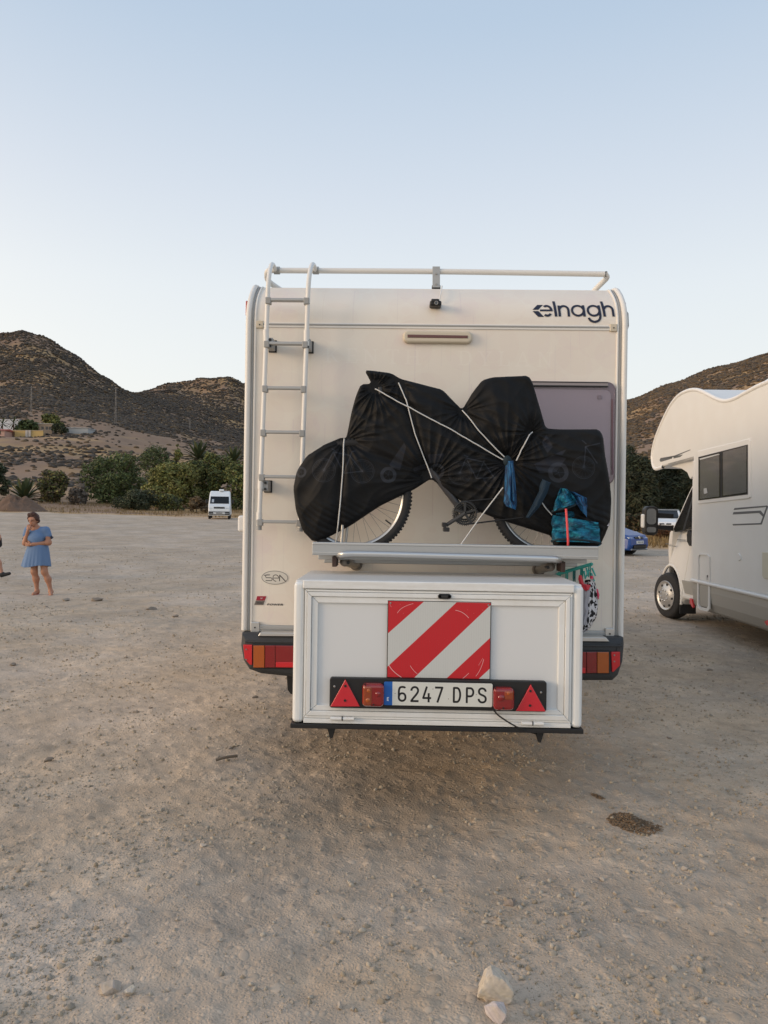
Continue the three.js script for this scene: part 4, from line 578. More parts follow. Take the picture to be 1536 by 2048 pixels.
// cloth panel between two edges of pixels, bulging towards the viewer
function cloth(rows, z, bulge, fold, nu = 26, nv = 30, thick = .004) {
  const pos = [], uv = [], idx = [], n = rows.length;
  for (let s = 0; s < 2; s++) for (let j = 0; j <= nv; j++) for (let i = 0; i <= nu; i++) {
    const t = j / nv * (n - 1), k = Math.min(n - 2, Math.floor(t)), f = t - k, A = rows[k], B = rows[k + 1], u = i / nu, sm = f * f * (3 - 2 * f) * .5 + f * .5, x = lerp(lerp(A[0], A[2], u), lerp(B[0], B[2], u), sm), y = lerp(lerp(A[1], A[3], u), lerp(B[1], B[3], u), sm);
    const e = Math.sin(Math.PI * u), zz = z + bulge * Math.sqrt(e) + fold * (Math.sin(u * 11 + 3 * vnoise(j / nv * 4, 1, 0, 7)) * .5 + (fbm(u * 4, j / nv * 5, 3, 0, Math.round(rows[0][0])) - .5) * 1.6); const edge = 5 * Math.min(1, (rows[0][2] - rows[0][0] + 20) / 60) * (vnoise(j / nv * 5, u * 1.5, 0, 61) - .5), p = onZ(x + edge * (u < .5 ? 1 : -1), y + edge * .6, s ? z - .012 : zz); pos.push(p.x, p.y, p.z); uv.push(u, 1 - j / nv);
  }
  const N = (nu + 1) * (nv + 1); for (let s = 0; s < 2; s++) for (let j = 0; j < nv; j++) for (let i = 0; i < nu; i++) { const a = s * N + j * (nu + 1) + i, b = a + 1, c = a + nu + 1, d = c + 1; s ? idx.push(a, b, c, b, d, c) : idx.push(a, c, b, b, c, d); }
  for (let j = 0; j < nv; j++) for (const i of [0, nu]) { const a = j * (nu + 1) + i, c = a + nu + 1; idx.push(a, a + N, c, c, a + N, c + N); } for (let i = 0; i < nu; i++) for (const j of [0, nv]) { const a = j * (nu + 1) + i; idx.push(a, a + 1, a + N, a + 1, a + N + 1, a + N); }
  const g = new THREE.BufferGeometry(); g.setAttribute('position', new THREE.Float32BufferAttribute(pos, 3)); g.setAttribute('uv', new THREE.Float32BufferAttribute(uv, 2)); g.setIndex(idx); g.computeVertexNormals(); return g;
}
{
  const z = ZK + .125, p0 = onZ(1020, 1015, z), pouch = thing('cloth_pouch', 'blue dyed cloth pouch hanging from the knot on the black cover', 'pouch', [p0.x, p0.y, z]);
  part('bag', cloth([[1012, 922, 1026, 922], [1011, 945, 1029, 946], [1008, 985, 1033, 985], [1007, 1003, 1034, 1004], [1011, 1012, 1033, 1018], [1018, 1014, 1031, 1020]], z, .04, .014), blueCloth, pouch);
  part('fold', cloth([[1020, 925, 1026, 926], [1023, 950, 1028, 950], [1025, 985, 1030, 985], [1024, 1000, 1029, 1005]], z + .046, .006, .004, 8, 16), blueCloth, pouch);
  part('knot', new THREE.SphereGeometry(.022, 14, 10).scale(1, 1.3, .9).translate(onZ(1014, 922, z).x, onZ(1014, 922, z).y, z + .012), darkCloth, pouch);
  single('strap', cloth([[1085, 958, 1101, 966], [1078, 980, 1094, 988], [1066, 1005, 1080, 1014], [1050, 1034, 1058, 1037]], ZK + .13, .02, .006, 12, 24), mat([.006, .024, .045], .8, 0, { side: 2 }), 'narrow dark blue strap hanging slantwise on the black cover', 'strap');
  const t0 = onZ(1150, 1096, -4.06), sack = thing('cloth_sack', 'teal dyed cloth sack with coral cord standing on the carrier', 'sack', [t0.x, t0.y, -4.06]);
  part('body', cloth([[1106, 1030, 1196, 1046], [1104, 1050, 1198, 1052], [1103, 1062, 1200, 1060], [1103, 1074, 1201, 1076], [1103, 1082, 1202, 1087]], -4.13, .06, .045, 34, 30), teal, sack);
  part('lower_lining', cloth([[1103, 1080, 1202, 1084], [1104, 1086, 1202, 1090], [1112, 1095, 1188, 1097]], -4.21, .02, .006, 30, 12), teal, sack);
  part('inner_fold', cloth([[1104, 1024, 1174, 1022], [1106, 1036, 1172, 1036], [1120, 1046, 1166, 1048]], -4.16, .04, .02, 24, 16), teal, sack);
  part('flap', cloth([[1122, 976, 1133, 978], [1115, 990, 1146, 990], [1109, 1005, 1154, 1002], [1105, 1022, 1150, 1008]], -4.09, .05, .045), teal, sack);
  part('flap', cloth([[1140, 982, 1150, 985], [1146, 992, 1174, 996], [1152, 1008, 1175, 1012], [1160, 1020, 1174, 1035]], -4.10, .04, .02), blueCloth, sack);
  part('hem', tube([onZ(1103, 1083, -4.09), onZ(1118, 1079, -4.055), onZ(1150, 1079, -4.045), onZ(1185, 1083, -4.06), onZ(1202, 1087, -4.10)], .006, 6, 30), darkCloth, sack);
  part('flap_hem', tube([onZ(1104, 1023, -4.06), onZ(1120, 1019, -4.03), onZ(1140, 1014, -4.03), onZ(1151, 1009, -4.05)], .006, 6, 24), darkCloth, sack);
  part('drawcord', tube([onZ(1132, 1018, -4.02), onZ(1134, 1045, -4.0), onZ(1136, 1080, -4.0), onZ(1136, 1090, -4.02)], .006, 8, 24), mat([.75, .08, .085], .6), sack);
  single('care_label', cloth([[1210, 1032, 1213, 1034], [1207, 1046, 1220, 1050], [1210, 1053, 1218, 1052]], ZK + .03, .006, .003, 8, 10), mat([.55, .53, .58], .8, 0, { side: 2 }), 'small white fabric tag at the edge of the black cover', 'tag');
}
// clothes drier and the washing on it, hung between box and motorhome
{
  const z = -4.38, mint = mat([.05, .42, .37], .5), c = onZ(1155, 1140, z), d = thing('clothes_drier', 'turquoise plastic peg drier hanging behind the white cargo box', 'clothes drier', [c.x, c.y, z]);
  const a = onZ(1116, 1148, z - .04), b = onZ(1184, 1128, z + .06);
  const rim = []; for (const [dx, dz] of [[0, 0], [.012, -.12]]) rim.push(rod(V(a.x + dx, a.y + dz * .1, a.z + dz), V(b.x + dx, b.y + dz * .1, b.z + dz), .010)); part('frame', merge(rim), mint, d); for (const t of [0, .33, .66, 1]) { const p = a.clone().lerp(b, t); part('cross_bar', rod(p, V(p.x + .012, p.y - .012, p.z - .12), .007), mint, d); }
  for (let i = 0; i < 9; i++) { const t = (i + .4) / 9, p = a.clone().lerp(b, t), zz = p.z - (i % 2) * .1, dark = i % 3 === 1 ? mat([.012, .16, .16], .5) : mint, o = rr(-.012, .012); part('peg', merge([box(p.x - .008, p.y - .07, zz - .005, p.x - .002, p.y - .005, zz + .005, .002), box(p.x + .001, p.y - .07, zz - .005, p.x + .007, p.y - .005, zz + .005, .002)]), dark, d); }
  for (const [x, y] of [[1184, 1136], [1178, 1140], [1173, 1136], [1168, 1142], [1182, 1146]]) part('peg', rod(onZ(x, y, z + .07), onZ(x + rr(-8, 8), y + 16, z + .08), .006, .004, 6), mint, d);
  part('hook', tube([V((a.x + b.x) / 2, b.y - .01, z), V((a.x + b.x) / 2, b.y + .05, z), V((a.x + b.x) / 2 + .02, b.y + .07, z), V((a.x + b.x) / 2 + .03, b.y + .05, z)], .005, 6, 16), mint, d);
  const pat = dataTex(256, 512, (i, j) => { const n = fbm(i / 26, j / 26, 3, 0, 5) + .18 * Math.sin(j / 11 + 5 * vnoise(i / 30, j / 30)), k = n > .5 ? 205 : 14; return [k, k, k + 3]; });
  const w = thing('swim_shorts', 'black and white patterned garment hanging from the turquoise peg drier', 'garment', [onZ(1180, 1265, z).x, onZ(1180, 1265, z).y, z]);
  part('patterned_cloth', cloth([[1170, 1160, 1188, 1159], [1168, 1175, 1193, 1180], [1166, 1205, 1196, 1207], [1164, 1235, 1194, 1232], [1163, 1255, 1184, 1252], [1164, 1265, 1174, 1263]], z + .04, .05, .012), new THREE.MeshStandardMaterial({ map: pat, roughness: .8, side: 2 }), w);
  part('grey_lining', cloth([[1160, 1172, 1182, 1172], [1158, 1195, 1186, 1195], [1158, 1225, 1184, 1220], [1158, 1250, 1172, 1250]], z + .07, .03, .012), mat([.36, .36, .40], .85, 0, { side: 2 }), w);
  single('pink_cloth', cloth([[1158, 1150, 1163, 1151], [1157, 1162, 1168, 1168], [1160, 1174, 1182, 1170], [1172, 1182, 1178, 1180]], z + .115, .02, .008), mat([.62, .05, .07], .75, 0, { side: 2 }), 'coral red cloth pegged above the patterned garment', 'garment');
  single('pink_strap', cloth([[1192, 1178, 1195, 1178], [1193, 1190, 1199, 1190], [1195, 1199, 1198, 1198]], z + .05, .01, .003, 8, 12), mat([.68, .06, .13], .7, 0, { side: 2 }), 'bright pink strap at the side of the patterned garment', 'garment');
  single('pink_strap', cloth([[1180, 1152, 1186, 1152], [1179, 1157, 1188, 1159]], z + .1, .02, .003, 8, 8), mat([.68, .06, .13], .7, 0, { side: 2 }), 'bright pink strap on top of the patterned garment', 'garment');
}
// ------------------------------------------------------------ second motorhome, on the right
const sideExt = (prof, x0, x1, bevel = 0, seg = 3) => { const g = new THREE.ExtrudeGeometry(poly(prof), { depth: x1 - x0 - 2 * bevel, bevelEnabled: bevel > 0, bevelThickness: bevel, bevelSize: bevel, bevelOffset: -bevel, bevelSegments: seg, curveSegments: 8 }); return g.rotateY(-Math.PI / 2).translate(x1 - bevel, 0, 0); };
const xPts = (pts, X) => pts.map(p => { const q = onX(p[0], p[1], X); return [q.z, q.y]; });
const glassDark = phys([.012, .013, .014], .1, { specularIntensity: .55 });
{
  const X = 3.93, X2 = 6.16, H = thing('motorhome', 'white overcab motorhome with grey stripes and silver skirt, its side turned this way', 'motorhome', [5.05, 0, -8.9]);
  const white = mat([.78, .775, .76], .32, 0, { map: dirtTex([248, 248, 247], 5, 0) }), skirtM = mat([.42, .40, .36], .38, .35), stripe = mat([.11, .115, .12], .4);
  const over = xPts([[1386, 917], [1350, 925], [1325, 933], [1312, 937], [1307, 934], [1304, 922], [1304, 905], [1310, 878], [1323, 845], [1340, 811], [1356, 791], [1372, 782], [1386, 779], [1400, 781.5], [1416, 789], [1432, 797], [1446, 801], [1458, 800], [1474, 794]], X), prof = [[-10.42, .67], ...over, [-8.9, 2.95], [-8.2, 2.985], [-5.7, 2.985], [-5.45, 2.8], [-5.4, .67]];
  part('body', sideExt(prof, X, X2, .03), white, H);
  part('edge_trim', tube(over.slice(2).concat([[-8.9, 2.95], [-8.2, 2.985], [-5.7, 2.985]]).map(p => V(X + .012, p[1] - .004, p[0])), .028, 10, 120, .5), mat([.76, .75, .73], .35), H);
  // skirt: curved section along the side
  const sk = [[X + .004, .655], [X - .004, .56], [X + .01, .42], [X + .05, .32], [X + .11, .28], [X2 - .11, .28], [X2 - .02, .4], [X2 - .004, .655]], sg = new THREE.ExtrudeGeometry(poly(sk), { depth: 4.98, bevelEnabled: false }).translate(0, 0, -10.40); part('skirt', sg, skirtM, H);
  part('skirt_rail', rod(V(X - .004, .665, -10.42), V(X - .004, .665, -5.4), .024, .024, 12), mat([.74, .73, .71], .3), H);
  part('wall_edge', box(X - .004, .67, -10.45, X + .02, 2.27, -10.38, .01), mat([.74, .73, .71], .35), H);
  // cab
  const XC = 4.05, cz = onX(1341, 1192, XC).z, arch = []; for (let i = 0; i <= 16; i++) { const a = lerp(1.08, -.08, i / 16) * Math.PI; arch.push([cz + .43 * Math.cos(a), .36 + .43 * Math.sin(a)]); }
  const cab = [...xPts([[1390, 922], [1377, 950], [1364, 990], [1354, 1025], [1345, 1053], [1336, 1062], [1331, 1080], [1326, 1098], [1319, 1118], [1316, 1140]], XC), [cz - .86, .72], [cz - .88, .36], ...arch.slice(0), [cz + .5, .34], [-10.3, .34], [-10.3, 2.2]];
  const warpCab = cg => { const cp = cg.attributes.position; for (let i = 0; i < cp.count; i++) { const z = cp.getZ(i), y = cp.getY(i), t = clamp((-11.5 - z) / .7, 0, 1.2), tt = t * t * .22 + clamp((y - 1.35) / .9, 0, 1) * .13, x = cp.getX(i), m = 5.05; cp.setX(i, m + (x - m) * (1 - tt)); } cg.computeVertexNormals(); return cg; }, cg = warpCab(sideExt(cab, XC, 6.04, .05, 4));
  part('cab', cg, white, H); part('wheel_well', box(4.2, .3, cz - .5, 5.9, .9, cz + .5, .02), M.black, H); part('overcab_floor', sideExt(xPts([[1388, 916], [1350, 924], [1330, 931], [1345, 934], [1362, 937], [1374, 945], [1380, 958], [1388, 950]], 4.02), 4.02, 6.06, .01), white, H);
  part('arch_lip', tube(arch.map(p => V(XC + .01, p[1], p[0])), .022, 8, 40), white, H);
  for (const w of [[4.08, cz, .24], [6.0, cz, .24], [4.12, -6.6, 0], [5.98, -6.6, 0]]) {
    const steer = g => g.translate(-w[0], 0, -w[1]).rotateY(w[2]).translate(w[0], 0, w[1]);
    const s = w[0] < 5 ? -1 : 1, t = part('wheel', steer(new THREE.LatheGeometry([[.2, -.11], [.29, -.115], [.325, -.1], [.34, -.06], [.34, .06], [.325, .1], [.29, .115], [.2, .11]].map(p => new THREE.Vector2(...p)), 48).rotateZ(1.5708).translate(w[0], .34, w[1])), M.rubber, H), xf = w[0] + s * .1;
    part('rim', steer(new THREE.LatheGeometry([[.215, .0], [.222, .02], [.21, .03], [.2, .012], [.17, .008], [.13, .03], [.08, .045], [0, .048]].map(p => new THREE.Vector2(...p)), 40).rotateZ(s * -1.5708).translate(xf, .34, w[1])), mat([.50, .50, .50], .32, .7), t);
    const holes = [], nuts = []; for (let i = 0; i < 8; i++) { const a = i * .7854 + .2; holes.push(new THREE.SphereGeometry(.021, 10, 8).scale(.35, 1, .8).rotateX(-a).translate(xf + s * .02, .34 + .165 * Math.cos(a), w[1] + .165 * Math.sin(a))); nuts.push(new THREE.SphereGeometry(.014, 8, 6).translate(xf + s * .045, .34 + .082 * Math.cos(a + .3), w[1] + .082 * Math.sin(a + .3))); }
    part('rim_holes', steer(merge(holes)), M.black, t); part('wheel_nuts', steer(merge(nuts)), mat([.6, .6, .6], .25, .8), t);
  }
  part('axle', rod(V(4.1, .34, cz), V(6, .34, cz), .05), M.black, H); part('axle', rod(V(4.1, .34, -6.6), V(6, .34, -6.6), .05), M.black, H); part('underfloor', box(4.2, .3, -11.5, 5.9, .5, -5.6, .02), M.black, H);
  part('mud_flap', box(XC - .01, .12, cz + .40, XC + .22, .42, cz + .42, .003), M.rubber, H);
  const side = (nm, pts, x, d, m, b = .002, parent = H) => part(nm, sideExt(xPts(pts, x), x, x + d, Math.min(b, d / 2.3), 2), m, parent);
  const dw = part('door_window', warpCab(sideExt(xPts([[1386, 938], [1380, 956], [1369, 988], [1360, 1020], [1352, 1046], [1348, 1058], [1350, 1064], [1364, 1064], [1375, 1059], [1382, 1050], [1386, 1036]], XC), XC - .006, XC + .05, .003)), glassDark, H); part('window_divider', warpCab(sideExt(xPts([[1381, 960], [1384, 960], [1370, 1062], [1366, 1062]], XC), XC - .010, XC + .03, .002)), M.black, dw);
  const gl = part('door_handle', sideExt(xPts([[1377, 1061], [1381, 1060], [1384, 1068], [1384, 1088], [1380, 1092], [1376, 1084], [1375, 1070]], XC), XC - .015, XC + .04, .01), M.black, H);
  side('door_seam', [[1385.5, 1040], [1386.3, 1040], [1386.3, 1160], [1385.5, 1160]], XC - .002, .02, M.grey, .0005);
  side('side_strip', [[1363, 1160], [1388, 1164], [1388, 1191], [1369, 1186]], XC - .012, .04, skirtM, .006); side('reflector', [[1379, 1196], [1382, 1198], [1386, 1214], [1385, 1216], [1379, 1206]], XC - .03, .03, M.reflector, .004); side('reflector', [[1528, 1243], [1534, 1240], [1540, 1248], [1540, 1254], [1532, 1250]], X - .005, .03, M.reflector, .004);
  for (const q of [[[1354, 1078.5], [1371, 1079.5], [1371, 1080.6], [1354, 1079.8]], [[1354, 1081.6], [1375, 1082.2], [1375, 1082.8], [1354, 1082.3]], [[1331, 1087], [1337, 1087], [1337, 1088.4], [1331, 1088.6]], [[1338, 1091], [1352, 1092], [1352, 1093.2], [1338, 1092]]]) side('decal_line', q, XC - .0015, .004, stripe, .0005);
  // mirror
  const mz = -11.15, mr = part('mirror', slab(pxRR(1290, 1012, 1317, 1071, mz, .07), mz, .16, .03, [], 4), M.black, H); part('mirror_glass', slab(pxRR(1293.5, 1017, 1312, 1049, mz, .05), mz + .004, .01, .001), mat([.22, .23, .24], .05, 1), mr); part('mirror_glass', slab(pxRR(1293.5, 1054, 1312, 1065, mz, .03), mz + .004, .01, .001), mat([.22, .23, .24], .05, 1), mr); part('mirror_shell', slab(pxRR(1287, 1028, 1295, 1056, mz, .025), mz - .02, .12, .02), white, mr);
  part('mirror_arm', slab(pxPts([[1314, 1025], [1349, 1028], [1349, 1037], [1314, 1034]], mz), mz - .03, .08, .01), M.black, mr); part('mirror_arm', slab(pxPts([[1314, 1050], [1349, 1051], [1349, 1062], [1314, 1058]], mz), mz - .03, .08, .01), M.black, mr);
  // living window
  const wf = side('window', [[1395, 902], [1498, 877], [1500, 882], [1500, 994], [1496, 997], [1395, 1008]], X - .014, .02, mat([.76, .75, .73], .3), .008), curtain = mat([.42, .42, .42], .8);
  side('window_rubber', [[1396.5, 914], [1495, 889], [1495, 989], [1396.5, 1001]], X - .018, .02, M.black, .002, wf); side('curtain', [[1400, 917], [1438, 907], [1438, 993], [1400, 998]], X - .0195, .01, curtain, .001, wf); side('curtain', [[1446, 904], [1492.5, 892], [1492.5, 985], [1446, 991]], X - .0195, .01, curtain, .001, wf);
  side('pane', [[1398, 914], [1440, 904], [1440, 995], [1398, 1000]], X - .026, .003, phys([.8, .8, .8], .04, { transmission: 1, thickness: 0 }), .0005, wf); side('pane', [[1444, 903], [1494, 890], [1494, 987], [1444, 993]], X - .023, .003, phys([.8, .8, .8], .04, { transmission: 1, thickness: 0 }), .0005, wf);
  side('window_catch', [[1399, 917], [1437, 907.5], [1439, 909], [1400, 920]], X - .0275, .004, mat([.6, .6, .59], .4), .0008, wf); side('sticker', [[1407, 977], [1413, 976], [1415, 986], [1408, 988]], X - .0275, .003, mat([.45, .45, .45], .5), .0005, wf);
  // stripes
  for (const q of [[[1319, 921], [1321, 916], [1349, 911], [1380, 899], [1381, 900], [1350, 913.5], [1322, 919]], [[1321, 924], [1319, 919.5], [1344, 913.5], [1344, 917]], [[1347, 913], [1366, 909], [1360, 914], [1347, 917]], [[1469, 1016], [1534, 1011], [1535, 1013.5], [1467, 1020]], [[1467, 1024], [1521, 1021], [1527, 1029], [1526, 1034], [1518, 1026], [1465, 1029]], [[1465, 1048], [1521, 1046], [1533, 1012], [1536, 1012], [1523, 1049], [1466, 1051]], [[1470, 1016], [1600, 1008], [1600, 1012], [1470, 1020]]].slice(0, 6)) side('stripe', q, X - .0025, .006, stripe, .0008);
  side('seam_line', [[1336, 927], [1387, 913.3], [1387, 914.2], [1336, 928]], X - .0015, .005, M.grey, .0005);
  // locker, lock, grille
  const ring = (pts, inner, x) => { const s = poly(xPts(pts, X)); s.holes.push(new THREE.Path(xPts(inner, X).map(p => new THREE.Vector2(...p)))); return new THREE.ExtrudeGeometry(s, { depth: .012, bevelEnabled: true, bevelThickness: .002, bevelSize: .002, bevelSegments: 1 }).rotateY(-Math.PI / 2).translate(x + .012, 0, 0); };
  const lk = part('locker_door', ring([[1397, 1112], [1400, 1107], [1416, 1108], [1421, 1114], [1421, 1218], [1417, 1223], [1401, 1219], [1396, 1213]], [[1399, 1114], [1401, 1110], [1415, 1111], [1419, 1116], [1418, 1212], [1415, 1217], [1402, 1214], [1399, 1209]], X - .012), mat([.70, .69, .67], .35), H); side('locker_panel', [[1400, 1171], [1417, 1174], [1417, 1211], [1414, 1215], [1403, 1212], [1400, 1208]], X - .006, .02, skirtM, .003, lk); side('lock', [[1412, 1150], [1417, 1150], [1417, 1160], [1412, 1160]], X - .012, .02, mat([.55, .55, .55], .35, .4), .004, lk); side('lock_key', [[1414, 1150], [1415.5, 1150], [1415.5, 1155], [1414, 1155]], X - .015, .01, M.black, .001, lk);
  side('filler_cap', [[1473, 1108], [1477, 1106], [1481, 1112], [1481, 1119], [1477, 1122], [1474, 1118]], X - .01, .02, white, .006);
  const gr = side('vent_grille', [[1524, 1104], [1576, 1106], [1576, 1166], [1527, 1157], [1524, 1152]], X - .012, .02, mat([.60, .57, .46], .4), .005); for (let i = 0; i < 7; i++) { const y = 1110 + i * 5.6; side('grille_slot', [[1537, y], [1570, y + 1], [1570, y + 4], [1537, y + 3]], X - .0135, .01, M.black, .001, gr); }
  const dome = new THREE.SphereGeometry(1, 24, 12, 0, 6.283, 0, 1.5708).scale(.30, .27, .35).translate(4.55, 2.96, -9.3); part('roof_dome', dome, mat([.7, .72, .72], .3), H);
}

// ------------------------------------------------------------ cars further off (front along local +z)
function bodyGeo(prof, W, top, y0, y1, nose, z0, z1, bevel = .07) {
  const g = new THREE.ExtrudeGeometry(poly(prof), { depth: W - 2 * bevel, bevelEnabled: true, bevelThickness: bevel, bevelSize: bevel, bevelOffset: -bevel, bevelSegments: 4 }).rotateY(-Math.PI / 2).translate(W / 2 - bevel, 0, 0);
  return warp(g, top, y0, y1, nose, z0, z1);
}
function warp(g, top, y0, y1, nose, z0, z1) { const p = g.attributes.position; for (let i = 0; i < p.count; i++) { const y = p.getY(i), z = p.getZ(i), k = (1 - top * clamp((y - y0) / (y1 - y0), 0, 1)) * (1 - nose * clamp((z - z0) / (z1 - z0), 0, 1.1) ** 2); p.setX(i, p.getX(i) * k); } g.computeVertexNormals(); return g; }
// strip laid on the front of a profile between two of its points
function skin(a, b, x0, x1, off, n = 6, m = 10) { const pos = [], idx = [], d = Math.hypot(b[0] - a[0], b[1] - a[1]), nz = (b[1] - a[1]) / d, ny = -(b[0] - a[0]) / d; for (let s = 0; s < 2; s++) for (let i = 0; i <= n; i++) for (let j = 0; j <= m; j++) { const o = s ? -.03 : off; pos.push(lerp(x0, x1, j / m), lerp(a[1], b[1], i / n) + ny * o, lerp(a[0], b[0], i / n) + nz * o); } const N = (n + 1) * (m + 1); for (let s = 0; s < 2; s++) for (let i = 0; i < n; i++) for (let j = 0; j < m; j++) { const q = s * N + i * (m + 1) + j, r = q + m + 1; s ? idx.push(q, q + 1, r, q + 1, r + 1, r) : idx.push(q, r, q + 1, q + 1, r, r + 1); } for (let j = 0; j < m; j++) for (const i of [0, n]) { const q = i * (m + 1) + j; idx.push(q, q + 1, q + N, q + 1, q + N + 1, q + N); } for (let i = 0; i < n; i++) for (const j of [0, m]) { const q = i * (m + 1) + j, r = q + m + 1; idx.push(q, r, q + N, r, r + N, q + N); } const g = new THREE.BufferGeometry(); g.setAttribute('position', new THREE.Float32BufferAttribute(pos, 3)); g.setIndex(idx); g.computeVertexNormals(); return g; }
function wheels(g, xs, zs, r) { for (const x of xs) for (const z of zs) { const w = part('wheel', new THREE.CylinderGeometry(r, r, .2, 24).rotateZ(1.5708).translate(x, r, z), M.rubber, g); part('rim', new THREE.CylinderGeometry(r * .6, r * .6, .03, 16).rotateZ(1.5708).translate(x + Math.sign(x) * .1, r, z), M.alu, w); } }
function hatchback(paint, name, label, x, z, turn) {
  const g = thing(name, label, 'car', [0, 0, 0]), T = [.2, .85, 1.48, .2, 1.0, 2.05], pr = [[2.0, .22], [2.08, .4], [2.06, .62], [1.94, .76], [1.15, .98], [.35, 1.42], [-.3, 1.50], [-1.1, 1.44], [-1.75, 1.2], [-1.95, .85], [-1.98, .3], [-1.7, .22]];
  part('body', bodyGeo(pr, 1.72, ...T), paint, g); const w = part('windscreen', warp(skin(pr[4], pr[5], -.72, .72, .008), ...T), glassDark, g); part('wiper', warp(skin([1.18, .97], [1.13, .995], -.6, .6, .016, 2, 4), ...T), M.black, w);
  for (const s of [-1, 1]) {
    const hl = warp(skin([2.02, .66], [1.55, .86], s * .56, s * .85, .012, 5, 5), ...T); part('headlight', hl, phys([.7, .72, .74], .1, { clearcoat: 1 }), g); part('side_window', warp(sideExt([[.95, .98], [.3, 1.36], [-.3, 1.42], [-1.05, 1.37], [-1.4, 1.05], [-.2, .95]], s > 0 ? .84 : -.872, s > 0 ? .872 : -.84), ...T), glassDark, g); part('door_mirror', new THREE.SphereGeometry(1, 12, 8).scale(.1, .07, .06).translate(s * .93, 1.0, .75), paint, g); part('fog_lamp', new THREE.CylinderGeometry(.05, .05, .03, 12).rotateX(1.57).translate(s * .6, .36, 1.98), M.black, g);
  }
  part('grille', warp(skin([2.08, .28], [2.09, .42], -.6, .6, .01, 3, 6), ...T), M.black, g); part('upper_grille', warp(skin([2.06, .63], [2.01, .70], -.38, .38, .01, 3, 6), ...T), M.black, g); part('emblem', new THREE.CylinderGeometry(.055, .055, .02, 20).rotateX(1.45).translate(0, .68, 2.055), mat([.6, .6, .62], .2, .9), g); part('bumper_strip', warp(skin([2.05, .225], [2.08, .26], -.75, .75, .012, 2, 8), ...T), mat([.4, .42, .45], .3, .5), g);
  const pl = part('number_plate', box(-.26, .45, 2.07, .26, .56, 2.095, .004), mat([.7, .71, .7], .4), g); part('plate_characters', merge([-.17, -.11, -.05, .01, .09, .15, .2].map(q => box(q - .018, .475, 2.09, q + .018, .535, 2.0965, .002))), mat([.12, .12, .12], .5), pl);
  wheels(g, [-.74, .74], [1.25, -1.28], .31); g.position.set(x, groundY(x, z), z); g.rotation.y = turn; return g;
}
{
  const p = onG(1268, 1115); hatchback(phys([.006, .055, .25], .42, { clearcoat: .25, clearcoatRoughness: .2 }), 'parked_car', 'bright blue hatchback parked between the two motorhomes by the dirt bank', p.x - 1.3, p.z - 1.4, .8);
  const q = onZ(1332, 1060, -44.5); hatchback(phys([.74, .74, .73], .3, { clearcoat: 1 }), 'parked_car', 'white car far off, seen through the arms of the white motorhome\'s mirror', q.x, q.z, -.35);
}
{
  const g = thing('campervan', 'white campervan with a roof vent parked at the foot of the green trees', 'van', [0, 0, 0]), T = [.12, 1.0, 2.5, .08, 1.3, 2.6], white = mat([.75, .77, .78], .35), pr = [[2.45, .3], [2.55, .5], [2.52, .85], [2.4, 1.12], [1.85, 1.32], [1.15, 2.05], [.6, 2.42], [-.2, 2.52], [-2.3, 2.52], [-2.4, 2.4], [-2.42, .35]];
  part('body', bodyGeo(pr, 2.0, ...T, .1), white, g); const ws = part('windscreen', warp(skin([1.82, 1.36], [1.2, 2.0], -.86, .86, .012), ...T), glassDark, g); part('windscreen_paper', warp(skin([1.72, 1.46], [1.45, 1.74], -.72, -.52, .02, 2, 2), ...T), mat([.5, .52, .55], .7), ws);
  part('bumper', warp(skin([2.49, .38], [2.55, .66], -.98, .98, .03, 4, 10), ...T), mat([.05, .052, .056], .6), g); part('bumper_centre', warp(skin([2.52, .42], [2.55, .62], -.55, .55, .045, 3, 6), ...T), white, g);
  for (const [y, h] of [[.92, .05], [1.02, .035]]) part('grille_bar', warp(skin([2.5, y], [2.47, y + h], -.5, .5, .02, 2, 6), ...T), M.black, g);
  for (const s of [-1, 1]) { part('headlight', warp(skin([2.5, .9], [2.34, 1.14], s * .6, s * .95, .015, 4, 4), ...T), phys([.6, .63, .65], .12, { clearcoat: 1 }), g); part('door_mirror', box(s * 1.04, 1.4, 1.4, s * 1.24, 1.72, 1.5, .03), M.black, g); }
  part('number_plate', box(-.26, .46, 2.58, .26, .57, 2.61, .004), mat([.25, .25, .25], .5), g); part('roof_vent', box(-.08, 2.5, .0, .34, 2.68, .6, .04), white, g); wheels(g, [-.85, .85], [1.6, -1.6], .33);
  const p = onZ(440, 1030, -70); g.position.set(p.x, groundY(p.x, p.z) - .01, p.z); g.rotation.y = .2;
}
// ------------------------------------------------------------ people
function bodySDF(bones, k) { return (x, y, z) => { let d = 1e9; for (const b of bones) { const c = capsule(x, y, z, b[0], b[1], b[2], b[3]); d = d > 1e8 ? c : smin(d, c, b[4] || k); } return d; }; }
const bounds = (bones, m) => { const mn = [1e9, 1e9, 1e9], mx = [-1e9, -1e9, -1e9]; for (const b of bones) for (const [p, r] of [[b[0], b[2]], [b[1], b[3]]]) for (let i = 0; i < 3; i++) { mn[i] = Math.min(mn[i], p[i] - r - m); mx[i] = Math.max(mx[i], p[i] + r + m); } return [mn, mx]; };
const netOf = (bones, k, cell) => { const [a, b] = bounds(bones, cell * 3); return surfaceNets(bodySDF(bones, k), a, b, cell); };
